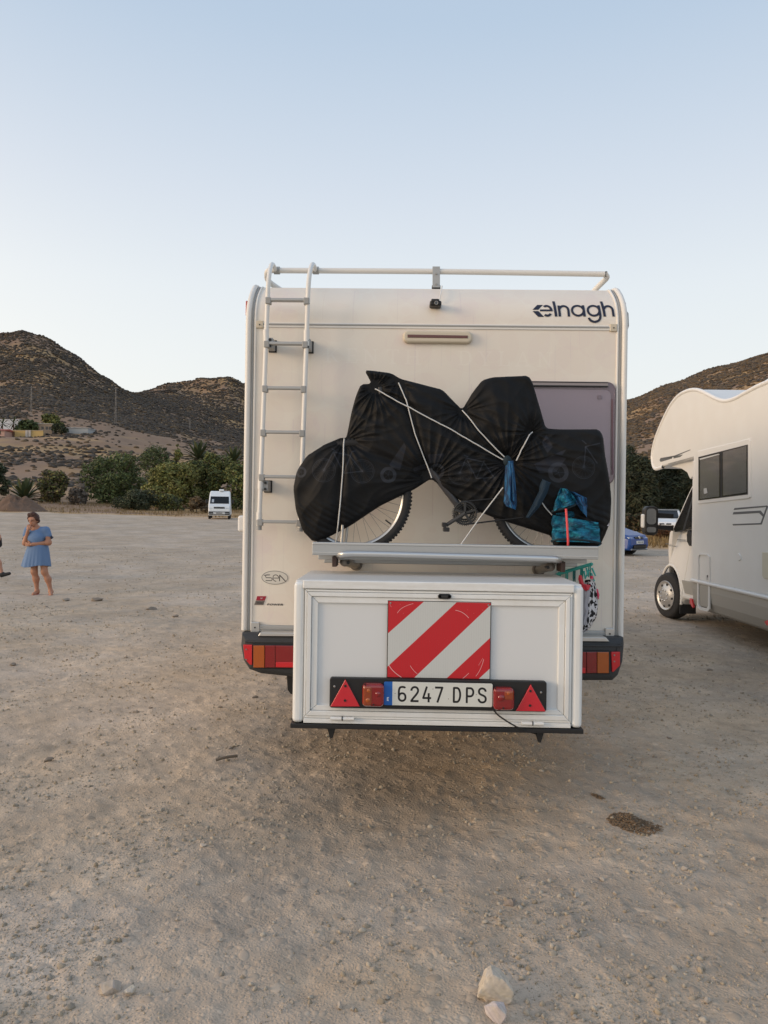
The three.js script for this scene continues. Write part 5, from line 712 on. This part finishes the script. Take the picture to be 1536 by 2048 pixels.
// a hand: palm from wrist w along direction d (fingers), palm normal n, curl bends the fingers towards n
function hand(w, d, n, curl, s = 1) {
  d = V(...d).normalize(); n = V(...n); n.addScaledVector(d, -n.dot(d)).normalize(); const t = d.clone().cross(n), at = (a, b, c) => { const v = V(...w).addScaledVector(d, a).addScaledVector(t, b).addScaledVector(n, c); return [v.x, v.y, v.z]; }, out = [];
  out.push([at(0, 0, 0), at(.04, 0, 0), .021, .022], [at(.03, -.025, 0), at(.075, -.026, .002), .014, .012], [at(.03, 0, 0), at(.08, 0, 0), .015, .012], [at(.03, .024, 0), at(.075, .026, .002), .014, .011]);
  [[-.030, .062], [-.010, .074], [.011, .070], [.030, .052]].forEach(([o, L]) => { const a = at(.08, o, 0), l1 = L * .55, b = at(.08 + l1 * Math.cos(curl * .6), o, l1 * Math.sin(curl * .6)), c = at(.08 + l1 * Math.cos(curl * .6) + L * .45 * Math.cos(curl * 1.5), o, l1 * Math.sin(curl * .6) + L * .45 * Math.sin(curl * 1.5)); out.push([a, b, .0095, .0085, .004], [b, c, .0085, .007, .004]); });
  const a = at(.022, -.03, .004), b = at(.055, -.056, .016), c = at(.08, -.06, .028); out.push([a, b, .013, .010, .006], [b, c, .010, .008, .004]); return out;
}
function head(c, face, s, tilt = 0) {      // head centred on c looking along face (xz angle)
  const cs = Math.cos(face), sn = Math.sin(face), at = (x, y, z) => { const xx = x + y * tilt; return [c[0] + (xx * cs + z * sn) * s, c[1] + y * s, c[2] + (-xx * sn + z * cs) * s]; };
  return { at, bones: [[at(0, .03, -.01), at(0, .02, -.02), .083 * s, .086 * s], [at(0, -.02, .015), at(0, -.06, .03), .07 * s, .052 * s], [at(0, -.085, .045), at(0, -.09, .05), .03 * s, .026 * s], [at(0, .01, .085), at(0, -.025, .105), .009 * s, .014 * s, .015], [at(-.022, -.05, .075), at(.022, -.05, .075), .011 * s, .011 * s, .012], [at(-.082, 0, -.005), at(-.082, -.03, 0), .013 * s, .01 * s, .01], [at(.082, 0, -.005), at(.082, -.03, 0), .013 * s, .01 * s, .01], [at(-.04, .02, .066), at(.04, .02, .066), .02 * s, .02 * s, .03]] };
}
const bake = (geos) => merge(geos.map(g => { const o = plain(g); for (const k of Object.keys(o.attributes)) if (k === 'uv') o.deleteAttribute(k); return o; }));
const skinM = mat([.45, .23, .15], .55), skinTan = mat([.40, .19, .115], .55);
{
  const P = onG(78, 1186, -.13), base = [P.x, groundY(P.x, P.z), P.z], g = thing('person', 'barefoot person in a short blue dress, one hand raised to the mouth', 'person', base);
  const B = (x, y, z) => [base[0] + x, base[1] + y, base[2] + z], hd = head(B(-.115, 1.425, .03), -.08, 1.02, -.12);
  const leg = (hx, kx, kz, ax, az, tx) => [[B(hx, .80, 0), B(kx, .44, kz), .088, .056], [B(kx, .44, kz), B((kx + ax) / 2 + .004, .30, (kz + az) / 2 - .012), .053, .054], [B((kx + ax) / 2 + .004, .30, (kz + az) / 2 - .012), B(ax, .075, az), .054, .031], [B(ax, .06, az - .015), B(ax, .035, az - .035), .034, .03], [B(ax, .05, az), B(ax + tx, .024, az + .12), .032, .024], [B(ax + tx, .022, az + .12), B(ax + tx * 1.4, .016, az + .165), .026, .015]];
  const wrR = B(-.155, 1.235, .155), elR = B(-.245, .985, .075), shR = B(-.235, 1.235, .0), shL = B(.125, 1.235, -.01), elL = B(.195, 1.0, .04), wrL = B(-.085, .965, .165);
  const bones = [[B(-.03, .84, 0), B(-.05, 1.02, .01), .125, .12], [B(-.05, 1.05, .0), B(-.055, 1.18, .0), .125, .12], [B(-.19, 1.225, 0), B(.08, 1.225, 0), .065, .065], [B(-.06, 1.25, -.01), B(-.105, 1.36, .012), .06, .052], ...leg(-.09, -.085, .03, -.045, -.01, -.0), ...leg(.07, .115, .035, .225, .0, .06), [shR, elR, .056, .044], [elR, wrR, .044, .028], [shL, elL, .056, .044], [elL, wrL, .043, .028]];
  const handR = hand(wrR, [.12, .98, -.08], [.1, -.1, -1], 1.1), handL = hand(wrL, [-.98, .05, .1], [-.1, .1, -1], .9);
  const body = part('body', bake([netOf(bones, .05, .011), netOf(hd.bones, .03, .005), netOf(handR, .012, .0035), netOf(handL, .012, .0035)]), skinTan, g);
  const eyes = []; for (const s of [-1, 1]) eyes.push(new THREE.SphereGeometry(.010, 10, 8).scale(1.5, .6, .6).translate(...hd.at(s * .034, .002, .083))); part('eyes', bake(eyes), mat([.03, .02, .015], .3), g); part('mouth', new THREE.SphereGeometry(.02, 12, 8).scale(1.1, .25, .4).translate(...hd.at(0, -.052, .086)), mat([.28, .07, .06], .5), g);
  const hair = []; const hb = [[hd.at(0, .06, -.02), hd.at(0, .05, -.035), .088, .092], [hd.at(-.07, .04, .0), hd.at(-.075, -.02, -.02), .04, .036], [hd.at(.07, .04, .0), hd.at(.078, -.02, -.03), .04, .034], [hd.at(0, 0, -.06), hd.at(0, -.04, -.06), .07, .05], [hd.at(-.04, .1, .04), hd.at(.03, .115, .03), .04, .045], [hd.at(.06, .1, .02), hd.at(.085, .03, .02), .035, .03]];
  const hs = bodySDF(hb, .03), hbn = bounds(hb, .03), faceCut = (x, y, z) => Math.max(hs(x, y, z) - .012 * (vnoise(x * 60, y * 40 + z * 50) - .5), -capsule(x, y, z, hd.at(0, -.02, .1), hd.at(0, -.06, .1), .082, .08)); part('hair', surfaceNets(faceCut, hbn[0], hbn[1], .006), mat([.055, .022, .016], .7), g);
  // dress: bodice, sleeves, flared skirt with folds
  const bod = bodySDF([[B(-.03, .86, 0), B(-.05, 1.02, .01), .14, .135], [B(-.05, 1.06, .015), B(-.055, 1.17, .01), .14, .13], [B(-.125, 1.10, .06), B(.02, 1.10, .06), .085, .085], [B(-.2, 1.23, 0), B(.09, 1.23, 0), .072, .072], [shR, B(-.25, 1.14, .02), .066, .068], [shL, B(.16, 1.14, 0), .066, .068]], .05);
  const dressF = (x, y, z) => {
    const lx = x - base[0], ly = y - base[1], lz = z - base[2], t = clamp((.98 - ly) / .44, 0, 1), cx = lerp(-.03, -.06, t), rx = lerp(.17, .268, t ** .7), rz = lerp(.14, .195, t ** .7), a = Math.atan2(lz, lx - cx), f = 1 + .05 * t * Math.sin(a * 7 + 2 * Math.sin(a * 2)) + .02 * t * Math.sin(a * 17 + 1), e = (Math.hypot((lx - cx) / rx, lz / rz) - f) * Math.min(rx, rz), cap = Math.max(ly - .98, .545 + .02 * Math.sin(a * 2) - ly), skirt = Math.max(e, cap), hollow = Math.max(e + .012, ly - .72);
    let d = smin(bod(x, y, z), skirt, .03); d = Math.max(d, -Math.max(hollow, -(1))); const neck = Math.hypot(lx + .075, (ly - 1.315) * .8, lz - .05) - .095, nk2 = ly - 1.30; return Math.max(d, -neck, nk2 - .01);
  };
  part('dress', surfaceNets(dressF, B(-.42, .5, -.3), B(.32, 1.34, .32), .0085), mat([.125, .21, .37], .8), g);
  for (const [x0, y0] of [[-.275, 1.12], [.195, 1.15]]) part('bow', bake([rod(V(...B(x0, y0, .02)), V(...B(x0 + (x0 < 0 ? -.05 : .06), y0 - .06, 0)), .012, .02, 6), rod(V(...B(x0, y0, .02)), V(...B(x0 + (x0 < 0 ? -.02 : .03), y0 - .08, 0)), .01, .016, 6)]), mat([.02, .03, .06], .7), g);
  for (const [x, z, tx] of [[-.045, -.01, 0], [.225, 0, .06]]) part('sandal', new THREE.SphereGeometry(1, 16, 8).scale(.045, .008, .125).rotateY(Math.atan2(tx, .13)).translate(base[0] + x + tx * .5, base[1] + .008, base[2] + z + .06), mat([.5, .16, .14], .7), g);
}
{ // walker, mostly beyond the frame: steps towards the woman
  const P = onG(-25, 1148, 0), base = [P.x, groundY(P.x, P.z), P.z], g = thing('person', 'walking person in black shorts and black shoes stepping past the one in blue', 'person', base), B = (x, y, z) => [base[0] + x, base[1] + y, base[2] + z], hd = head(B(.06, 1.56, 0), 1.5, 1.05);
  const sh = B(.02, 1.36, .16), el = B(.20, 1.13, .2), wr = B(.37, .97, .2), sh2 = B(.02, 1.36, -.16), el2 = B(-.16, 1.12, -.2), wr2 = B(-.1, .9, -.2);
  const bones = [[B(0, .9, 0), B(.02, 1.1, 0), .13, .12], [B(.02, 1.12, 0), B(.03, 1.3, 0), .13, .13], [B(.02, 1.35, -.13), B(.02, 1.35, .13), .065, .065], [B(.03, 1.36, 0), B(.05, 1.48, 0), .055, .05], [B(0, .88, .09), B(.24, .52, .09), .085, .058], [B(.24, .52, .09), B(.30, .36, .09), .055, .052], [B(.30, .36, .09), B(.385, .11, .09), .052, .032], [B(.39, .09, .09), B(.53, .1, .09), .03, .02], [B(0, .88, -.09), B(-.08, .5, -.09), .085, .058], [B(-.08, .5, -.09), B(-.42, .2, -.09), .055, .032], [B(-.42, .17, -.09), B(-.36, .04, -.09), .03, .02], [sh, el, .05, .04], [el, wr, .04, .027], [sh2, el2, .05, .04], [el2, wr2, .04, .027]];
  part('body', bake([netOf(bones, .05, .014), netOf(hd.bones, .03, .007), netOf(hand(wr, [.3, -1, 0], [-1, 0, .3], 1.2), .012, .004), netOf(hand(wr2, [.2, -1, 0], [1, 0, .3], .6), .012, .004)]), skinM, g);
  part('shirt', netOf([[B(0, .92, 0), B(.02, 1.1, 0), .145, .138], [B(.02, 1.12, 0), B(.03, 1.28, 0), .148, .145], [B(.02, 1.34, -.13), B(.02, 1.34, .13), .078, .078], [sh, B(.1, 1.2, .18), .07, .068], [sh2, B(-.07, 1.24, -.18), .07, .068]], .05, .012), mat([.16, .03, .03], .85), g);
  part('shorts', netOf([[B(0, .94, 0), B(0, .88, 0), .15, .15], [B(0, .86, .09), B(.21, .58, .09), .11, .095], [B(0, .86, -.09), B(-.07, .6, -.09), .11, .095]], .05, .012), mat([.012, .012, .014], .9), g);
  part('hair', netOf([[hd.at(0, .06, -.03), hd.at(0, .04, -.05), .088, .09], [hd.at(0, -.02, -.07), hd.at(0, -.05, -.06), .06, .05]], .03, .01), mat([.03, .02, .015], .8), g);
  for (const [a, b, c] of [[[.37, .085, .09], [.54, .125, .09], .1], [[-.43, .16, -.09], [-.33, .035, -.09], .1]]) { const s = part('shoe', netOf([[B(...a), B(...b), .046, .036], [B(a[0], a[1] + .02, a[2]), B(a[0] + .02, a[1] + .03, a[2]), .048, .046]], .03, .009), mat([.015, .015, .017], .7), g); part('sole', rod(V(...B(a[0] - .02, a[1] - .045, a[2])), V(...B(b[0], b[1] - .034, b[2])), .014, .012, 8), mat([.6, .6, .58], .8), s); }
  part('shoulder_bag', netOf([[B(.36, .90, .2), B(.34, .78, .2), .05, .08], [B(.2, .92, .17), B(.26, .80, .17), .06, .085]], .03, .012), mat([.012, .012, .014], .8), g);
}
// ------------------------------------------------------------ trees, shrubs and what stands on the hillside
const leafMat = new THREE.MeshStandardMaterial({ roughness: .85, vertexColors: true, side: 2 }), barkM = mat([.10, .075, .055], .95);
function crownGeo(blobs, n, size, tints, needle = 1) {
  const pos = [], col = [], tot = blobs.reduce((s, b) => s + b[3] * b[3], 0), acc = []; let a = 0; for (const b of blobs) { a += b[3] * b[3] / tot; acc.push(a); }
  for (let i = 0; i < n; i++) {
    const u = rnd(); let k = 0; while (k < blobs.length - 1 && acc[k] < u) k++; const b = blobs[k], d = V(rr(-1, 1), rr(-.85, 1), rr(-1, 1)); if (d.lengthSq() < .01) d.y = 1; d.normalize(); const r = b[3] * (.45 + .6 * Math.sqrt(rnd()) + (rnd() < .08 ? .35 * rnd() : 0)), c = V(b[0] + d.x * r, b[1] + d.y * r * (b[4] || .85), b[2] + d.z * r), s = size * rr(.6, 1.4);
    const e1 = V(rr(-1, 1), rr(-.6, .8), rr(-1, 1)).normalize(), e2 = e1.clone().cross(d.clone().add(V(rr(-.7, .7), rr(-.7, .7), rr(-.7, .7)))).normalize(); const p = [c.clone().addScaledVector(e1, s), c.clone().addScaledVector(e2, s * .5 * needle), c.clone().addScaledVector(e1, -s), c.clone().addScaledVector(e2, -s * .5 * needle)];
    for (const q of [0, 1, 2, 0, 2, 3]) pos.push(p[q].x, p[q].y, p[q].z); const t = tints[Math.floor(rnd() * tints.length)], m = b[5] * rr(.7, 1.3); for (let q = 0; q < 6; q++) col.push(t[0] * m, t[1] * m, t[2] * m);
  }
  const g = new THREE.BufferGeometry(); g.setAttribute('position', new THREE.Float32BufferAttribute(pos, 3)); g.setAttribute('color', new THREE.Float32BufferAttribute(col, 3)); g.computeVertexNormals(); return g;
}
const GREEN = [[.075, .105, .036], [.11, .135, .045], [.055, .075, .03]], OLIVE = [[.17, .18, .05], [.13, .145, .045], [.20, .185, .06]], DARK = [[.035, .05, .024], [.05, .064, .03], [.07, .07, .036]], BROWN = [[.12, .08, .045], [.09, .065, .04], [.15, .11, .06]], PINE = [[.03, .042, .022], [.045, .055, .026], [.06, .06, .03]];
const away = (px, r) => r > 160 ? r * Math.cos(Math.atan((px - 800) / F)) : r;   // distance to depth
function tree(name, label, px0, px1, ytop, depth, tints, o = {}) {
  const cx = (px0 + px1) / 2; depth = away(cx, depth); const p = onZ(cx, 1000, -depth), gy = groundY(p.x, p.z) - .05, w = (px1 - px0) / F * depth, topY = onZ(cx, ytop, -depth).y, h = Math.max(.6, topY - gy), g = thing(name, label, o.cat || 'tree', [p.x, gy, p.z], o.group), low = o.low ?? .12;
  const blobs = [], n = Math.round((o.blobs || 16) * 1.7); for (let i = 0; i < n; i++) { const t = i / (n - 1), a = i * 2.4 + rr(-.4, .4), yy = lerp(low, .86, rr(0, 1) ** .8), wid = Math.sin(Math.PI * clamp(lerp(.24, .92, yy), 0, 1)), r = Math.min(w, h) * (.09 + .16 * rnd() ** 1.5) * (w > h * 1.6 ? 1.5 : 1), q = (w / 2 - r * .55) * Math.sqrt(wid) * Math.sqrt(rnd()); blobs.push([p.x + Math.cos(a) * q * (i < 3 ? 0 : 1), gy + Math.min(h - r * .85, h * yy + (i < 3 ? h * .1 : 0)), p.z + Math.sin(a) * q * .8, r, .85, rr(.75, 1.3)]); }
  const limbs = [rod(V(p.x, gy - .1, p.z), V(p.x + rr(-.1, .1) * w, gy + h * .45, p.z), Math.max(.05, h * .035), h * .02, 7)], fork = V(p.x, gy + h * .22, p.z); for (let i = 0; i < Math.min(8, n); i++) limbs.push(rod(fork.clone().lerp(V(p.x, gy + h * .4, p.z), rnd()), V(blobs[i][0], blobs[i][1], blobs[i][2]), h * .018, h * .006, 5));
  part('trunk', merge(limbs), o.bark || barkM, g); part('crown', crownGeo(blobs, (o.leaves || 2600) * 2, (o.leaf || .16) * 1.15, tints, o.needle || 1), leafMat, g); return g;
}
tree('green_tree', 'broad dark green tree standing behind the low round bush', 160, 300, 903, 102, GREEN, { leaves: 5200, low: .05, blobs: 24 });
tree('olive_tree', 'yellowish green tree between the dark tree and the campervan', 278, 405, 917, 94, OLIVE, { leaves: 4800, low: .06, blobs: 24 });
tree('green_tree', 'bright green spreading tree standing right behind the campervan', 372, 470, 905, 98, [...GREEN, ...OLIVE], { leaves: 4200, low: .06, blobs: 22 });
tree('green_tree', 'green tree close beside the edge of the cream motorhome', 440, 560, 912, 96, [...GREEN, ...OLIVE], { leaves: 4200, low: .06, blobs: 22 });
tree('round_bush', 'low dense dark bush at the edge of the dirt lot', 226, 322, 977, 86, DARK, { leaves: 3600, low: -.05, cat: 'bush', leaf: .11, blobs: 26 });
tree('round_bush', 'small grey green bush beside the low dense bush', 312, 372, 986, 87, [...DARK, ...OLIVE], { leaves: 1600, low: 0, cat: 'bush', leaf: .12, blobs: 18 });
tree('green_tree', 'rounded green tree showing above the yellowish one', 268, 350, 889, 150, GREEN, { leaves: 2600, low: .05 });
tree('dry_shrub', 'brownish dry shrub beside the campervan', 368, 420, 990, 84, BROWN, { leaves: 1500, low: .08, cat: 'shrub', leaf: .12 });
tree('olive_tree', 'dull olive brown tree beside the spiky plant', 70, 142, 936, 98, [...BROWN, ...OLIVE, ...DARK], { leaves: 2800, low: .08 });
tree('green_tree', 'dark green tree above the brown dirt mound', -46, 21, 921, 100, DARK, { leaves: 2600, low: .2 });
tree('dry_shrub', 'grey leafless shrub in front of the dark green tree', 135, 178, 976, 93, [[.10, .085, .07], [.13, .11, .09]], { leaves: 900, low: .1, cat: 'shrub' });
tree('hillside_tree', 'tall broad tree beside the beige hillside house', 80, 122, 828, 395, OLIVE, { leaves: 1100, leaf: .7 });
tree('hillside_tree', 'round green tree before the white hillside building', 28, 76, 840, 388, GREEN, { leaves: 1100, leaf: .7, low: .02 });
tree('hillside_tree', 'dark tree in front of the beige hillside house', 103, 134, 846, 380, DARK, { leaves: 800, leaf: .6, low: .05 });
tree('hillside_shrub', 'lone dark shrub on the slope above the trees', 322, 338, 882, 190, DARK, { leaves: 700, leaf: .25, low: .05, cat: 'shrub' });
tree('hillside_shrub', 'small shrub beside the lone dark one on the slope', 342, 364, 888, 180, OLIVE, { leaves: 700, leaf: .25, low: .05, cat: 'shrub' });
tree('pine_tree', 'tall dark pine beside the edge of the cream motorhome', 1205, 1318, 884, 48, PINE, { leaves: 14000, low: .1, blobs: 34, leaf: .11, needle: .5 });
tree('pine_tree', 'wide dark pine behind the mirror of the white motorhome', 1288, 1412, 900, 50, PINE, { leaves: 14000, low: .08, blobs: 34, leaf: .11, needle: .5 });
tree('dry_shrub', 'rusty brown dry shrub below the mirror of the white motorhome', 1300, 1362, 1052, 39, [[.14, .06, .03], [.10, .05, .03], [.17, .10, .05]], { leaves: 2600, low: .05, cat: 'shrub', leaf: .05 });
tree('dry_shrub', 'dark shrub on the bank behind the blue car', 1240, 1300, 1022, 45, [...DARK, ...BROWN], { leaves: 2200, low: .05, cat: 'shrub', leaf: .07 });
// fan of stiff leaves
function spiky(name, label, px, ytop, depth, n, tall, cat = 'palm') {
  depth = away(px, depth); const p = onZ(px, 1000, -depth), gy = groundY(p.x, p.z), top = onZ(px, ytop, -depth).y, h = top - gy, g = thing(name, label, cat, [p.x, gy, p.z]); const y0 = gy + (tall ? h * .62 : h * .12), L = (top - y0) * 1.12, fr = [];
  part('trunk', rod(V(p.x, gy - .1, p.z), V(p.x, y0, p.z), L * .09, L * .07, 8), barkM, g);
  for (let i = 0; i < n; i++) { const a = i * 2.399, e = lerp(1.35, tall ? -.5 : .12, i / n), d = V(Math.cos(a) * Math.cos(e), Math.sin(e), Math.sin(a) * Math.cos(e)), A = V(p.x, y0, p.z), pos = [], up = V(0, 1, 0), sd = d.clone().cross(up).normalize(); for (let k = 0; k <= 5; k++) { const t = k / 5, c = A.clone().addScaledVector(d, L * t).addScaledVector(up, -L * .28 * t * t * Math.cos(e)), w = L * .075 * Math.sin(Math.PI * (.12 + .88 * (1 - t))) + .004; pos.push(c.clone().addScaledVector(sd, w), c.clone().addScaledVector(up, -w * .35), c.clone().addScaledVector(sd, -w)); } const G = new THREE.BufferGeometry(), I = []; for (let k = 0; k < 5; k++) for (const s of [0, 1]) { const q = k * 3 + s; I.push(q, q + 3, q + 1, q + 1, q + 3, q + 4); } G.setAttribute('position', new THREE.Float32BufferAttribute(pos.flatMap(v => [v.x, v.y, v.z]), 3)); G.setIndex(I); G.computeVertexNormals(); part('frond', G, i % 3 ? frondA : frondB, g); }
}
const frondA = mat([.05, .07, .028], .7, 0, { side: 2 }), frondB = mat([.085, .10, .04], .7, 0, { side: 2 });
spiky('spiky_palm', 'low spiky palm with stiff fan of leaves beside the dirt mound', 49, 955, 94, 46, false);
spiky('palm_tree', 'bushy palm above the green trees, nearer the rounded one', 396, 880, 150, 64, true); spiky('palm_tree', 'bushy palm above the green trees, beside the cream motorhome', 466, 892, 150, 64, true);
spiky('palm_tree', 'thin palm standing before the white hillside building, beside the round tree', 25, 832, 384, 22, true); spiky('palm_tree', 'thin palm before the middle of the white hillside building', 3, 834, 384, 22, true);
// dirt mound
{
  const c = onZ(34, 1005, -72), gy = groundY(c.x, c.z), n = 120, m = 70, pos = [], idx = []; for (let j = 0; j <= m; j++) for (let i = 0; i < n; i++) { const a = i / n * 6.2832, r = j / m, x = c.x + Math.cos(a) * r * 2.7 + r * .15, z = c.z + Math.sin(a) * r * 2.1, f = Math.min(.82, Math.pow(1 - r, .8) * 1.05) * (.92 + .16 * Math.cos(a * 2 + 1)) ; pos.push(x, Math.max(gy - .1, gy + 1.55 * f * (1 - .12 * Math.cos(a - .4) * r) +   .7 * (fbm(x * 1.3, z * 1.3, 5, 0, 3) - .5) * (1 - r * .6) + .22 * (fbm(x * 5, z * 5, 3, 0, 6) - .5) * (1.1 - r) - .08 * r), z); if (j) { const k = (i + 1) % n; idx.push((j - 1) * n + i, (j - 1) * n + k, j * n + i, (j - 1) * n + k, j * n + k, j * n + i); } }
  const g = new THREE.BufferGeometry(); g.setAttribute('position', new THREE.Float32BufferAttribute(pos, 3)); g.setIndex(idx); g.computeVertexNormals(); single('dirt_mound', g, mat([.15, .095, .065], 1), 'heap of dark brown earth at the edge of the lot', 'earth heap');
}
// scattered scrub on the slopes
{
  const gs = [stoneGeo(2, 1), stoneGeo(9, 1)], Mx = new THREE.Matrix4(), Q = new THREE.Quaternion(), C = new THREE.Color(), N = 42000, sm = mat([1, 1, 1], 1);
  gs.forEach((g, gi) => { const im = new THREE.InstancedMesh(g, sm, N); let k = 0, t = 0; while (k < N && t++ < N * 20) {
    const a = rnd() < .62 ? rr(-.5, -.18) : rr(.26, .52), r = 125 * Math.pow(1450 / 125, Math.pow(rnd(), .6)), x = r * Math.sin(a), z = -r * Math.cos(a), d = sstep(.45, .65, fbm(x / 30, z / 30, 3, 0, 33)) * (r < 400 && a < 0 ? .09 : .8) + .008 + .4 * sstep(400, 560, r); if (rnd() > d) continue;
    const s = rr(.35, .95) * (1 + r / 800), y = groundY(x, z); Q.setFromEuler(new THREE.Euler(0, rr(0, 6), 0)); Mx.compose(V(x, y + s * .1, z), Q, V(s, s * rr(.5, .8), s)); im.setMatrixAt(k, Mx); const l = rr(.7, 1.25), dry = rnd() < .45 && a > 0 || rnd() < .25; dry ? im.setColorAt(k, C.setRGB(.12 * l, .085 * l, .05 * l)) : im.setColorAt(k, C.setRGB(.07 * l, .057 * l, .045 * l)); k++; }
    im.count = k; im.name = uniq('hillside_scrub'); im.userData = { label: 'low dark scrub dotted over the dry hillsides', category: 'scrub', kind: 'stuff' }; shade(im); scene.add(im); });
  // dry grass tufts at the edge of the lot
  const tuft = []; for (let i = 0; i < 9; i++) { const a = i * .7, G = new THREE.BufferGeometry(), x = Math.cos(a) * .25, z = Math.sin(a) * .25; G.setAttribute('position', new THREE.Float32BufferAttribute([-.05, 0, 0, .05, 0, 0, x * 1.6, rr(.6, 1), z * 1.6], 3)); G.computeVertexNormals(); tuft.push(G.rotateY(a)); }
  const tg = mergeGeometries(tuft), im = new THREE.InstancedMesh(tg, mat([1, 1, 1], 1, 0, { side: 2 }), 9000); let k = 0, t = 0; while (k < 9000 && t++ < 90000) { const L = rnd() < .6, a = L ? rr(-.5, -.18) : rr(.26, .42), r = L ? rr(74, 120) : rr(34, 60), x = r * Math.sin(a), z = -r * Math.cos(a); if (r < edgeAt(x, z) + rr(-1, 2) || rnd() > sstep(.35, .6, fbm(x / 3, z / 3, 3, 0, 44))) continue; const s = rr(.12, .4); Mx.compose(V(x, groundY(x, z), z), Q.setFromEuler(new THREE.Euler(0, rr(0, 6), 0)), V(s, s, s)); im.setMatrixAt(k, Mx); const l = rr(.7, 1.2); im.setColorAt(k, C.setRGB(.38 * l, .28 * l, .14 * l)); k++; }
  im.count = k; im.name = 'dry_grass'; im.userData = { label: 'dry yellow grass at the edge of the dirt lot', category: 'grass', kind: 'stuff' }; shade(im); scene.add(im);
}
// houses, walls and masts on the slope
function house(name, label, cat, px0, px1, yt, yb, depth, wallC, roofC, wins, flat) {
  depth = away((px0 + px1) / 2, depth); const a = onZ(px0, yt, -depth), b = onZ(px1, yb, -depth), cx = (a.x + b.x) / 2, gy = groundY(cx, -depth) - 1.5, y0 = Math.min(gy, b.y), g = thing(name, label, cat, [cx, y0, -depth - 4]), D = 8, hh = a.y - b.y, ye = flat ? a.y - .3 : a.y - hh * .35;
  part('wall', box(a.x, y0, -depth - D, b.x, ye, -depth, .03), mat(wallC, .8), g);
  if (flat) part('roof', box(a.x - .3, ye, -depth - D - .3, b.x + .3, a.y, -depth + .3, .03), mat(roofC, .8), g); else part('roof', sideExt([[-depth + .6, ye], [-depth - D / 2, a.y], [-depth - D - .6, ye]], a.x - .4, b.x + .4), mat(roofC, .85), g);
  for (const t of wins) { const x = lerp(a.x, b.x, t), yy = lerp(b.y, ye, .55); const w = part('window', box(x - .55, yy - .7, -depth, x + .55, yy + .7, -depth + .05, .01), mat([.03, .03, .035], .2), g); part('window_frame', box(x - .65, yy - .85, -depth, x + .65, yy - .7, -depth + .1, .01), mat(roofC, .8), w); }
}
house('white_building', 'long low white building on the slope behind thin palms', 'building', -40, 38, 838, 857, 396, [.66, .68, .72], [.6, .62, .66], [.1, .2], true);
house('hillside_house', 'small beige house with a pale flat roof among hillside trees', 'house', 77, 104, 847, 866, 384, [.36, .27, .19], [.55, .50, .44], [.3, .62, .85], true);
house('hillside_house', 'red roofed house beside the yellow hillside wall', 'house', -24, 9, 856, 870, 366, [.5, .32, .26], [.34, .09, .06], [.3, .7], false);
house('greenhouse', 'low grey white shed beyond the beige hillside house', 'shed', 131, 176, 855, 865, 384, [.4, .42, .43], [.46, .47, .48], [], true);
{ const z = -away(48, 368), a = onZ(10, 861, z), b = onZ(86, 872, z), g = thing('garden_wall', 'long yellow ochre wall below the hillside houses', 'wall', [(a.x + b.x) / 2, b.y - 3, z]); part('wall', box(a.x, b.y - 3, z - .5, b.x, a.y, z, .02), mat([.52, .37, .15], .9), g); part('coping', box(a.x - .1, a.y, z - .6, b.x + .1, a.y + .25, z + .1, .02), mat([.45, .36, .24], .9), g); const q = onZ(24, 867, z); part('gate', box(q.x - 1.2, q.y - 2, z, q.x + 1.2, q.y + .9, z + .06, .02), mat([.16, .09, .05], .8), g); for (const px of [54, 60]) { const r = onZ(px, 868, z); part('pillar', box(r.x - .5, b.y - 3, z, r.x + .5, r.y + 1.6, z + .5, .03), mat([.5, .46, .42], .9), g); } }
for (const [px, y0, y1, d, label] of [[63, 772, 812, 440, 'thin lattice mast on the dark hill above the hillside houses'], [232, 774, 812, 440, 'thin lattice mast at the foot of the dark ridge line'], [380, 838, 852, 520, 'small faint mast in the saddle between the hills']]) {
  const D = away(px, d), t = onZ(px, y0, -D), gy = groundY(t.x, -D), b = V(t.x, gy - .2, -D), g = thing('utility_mast', label, 'mast', [b.x, b.y, b.z]), H = t.y - b.y, w = .4, gm = mat([.25, .24, .23], .6, .3);
  for (const [sx, sz] of [[-1, -1], [1, -1], [-1, 1], [1, 1]]) part('leg', rod(V(b.x + sx * w, b.y, b.z + sz * w), V(b.x + sx * .12, t.y, b.z + sz * .12), .06, .05, 4), gm, g); for (let i = 1; i < 6; i++) { const q = w * (1 - i / 6) + .1; part('brace', rod(V(b.x - q, b.y + H * i / 6, b.z), V(b.x + q, b.y + H * (i + .6) / 6, b.z), .06, .06, 4), gm, g); } part('cross_arm', rod(V(b.x - 1.3, t.y - .8, b.z), V(b.x + 1.3, t.y - .8, b.z), .08, .08, 4), gm, g);
}
renderer.render(scene, camera);
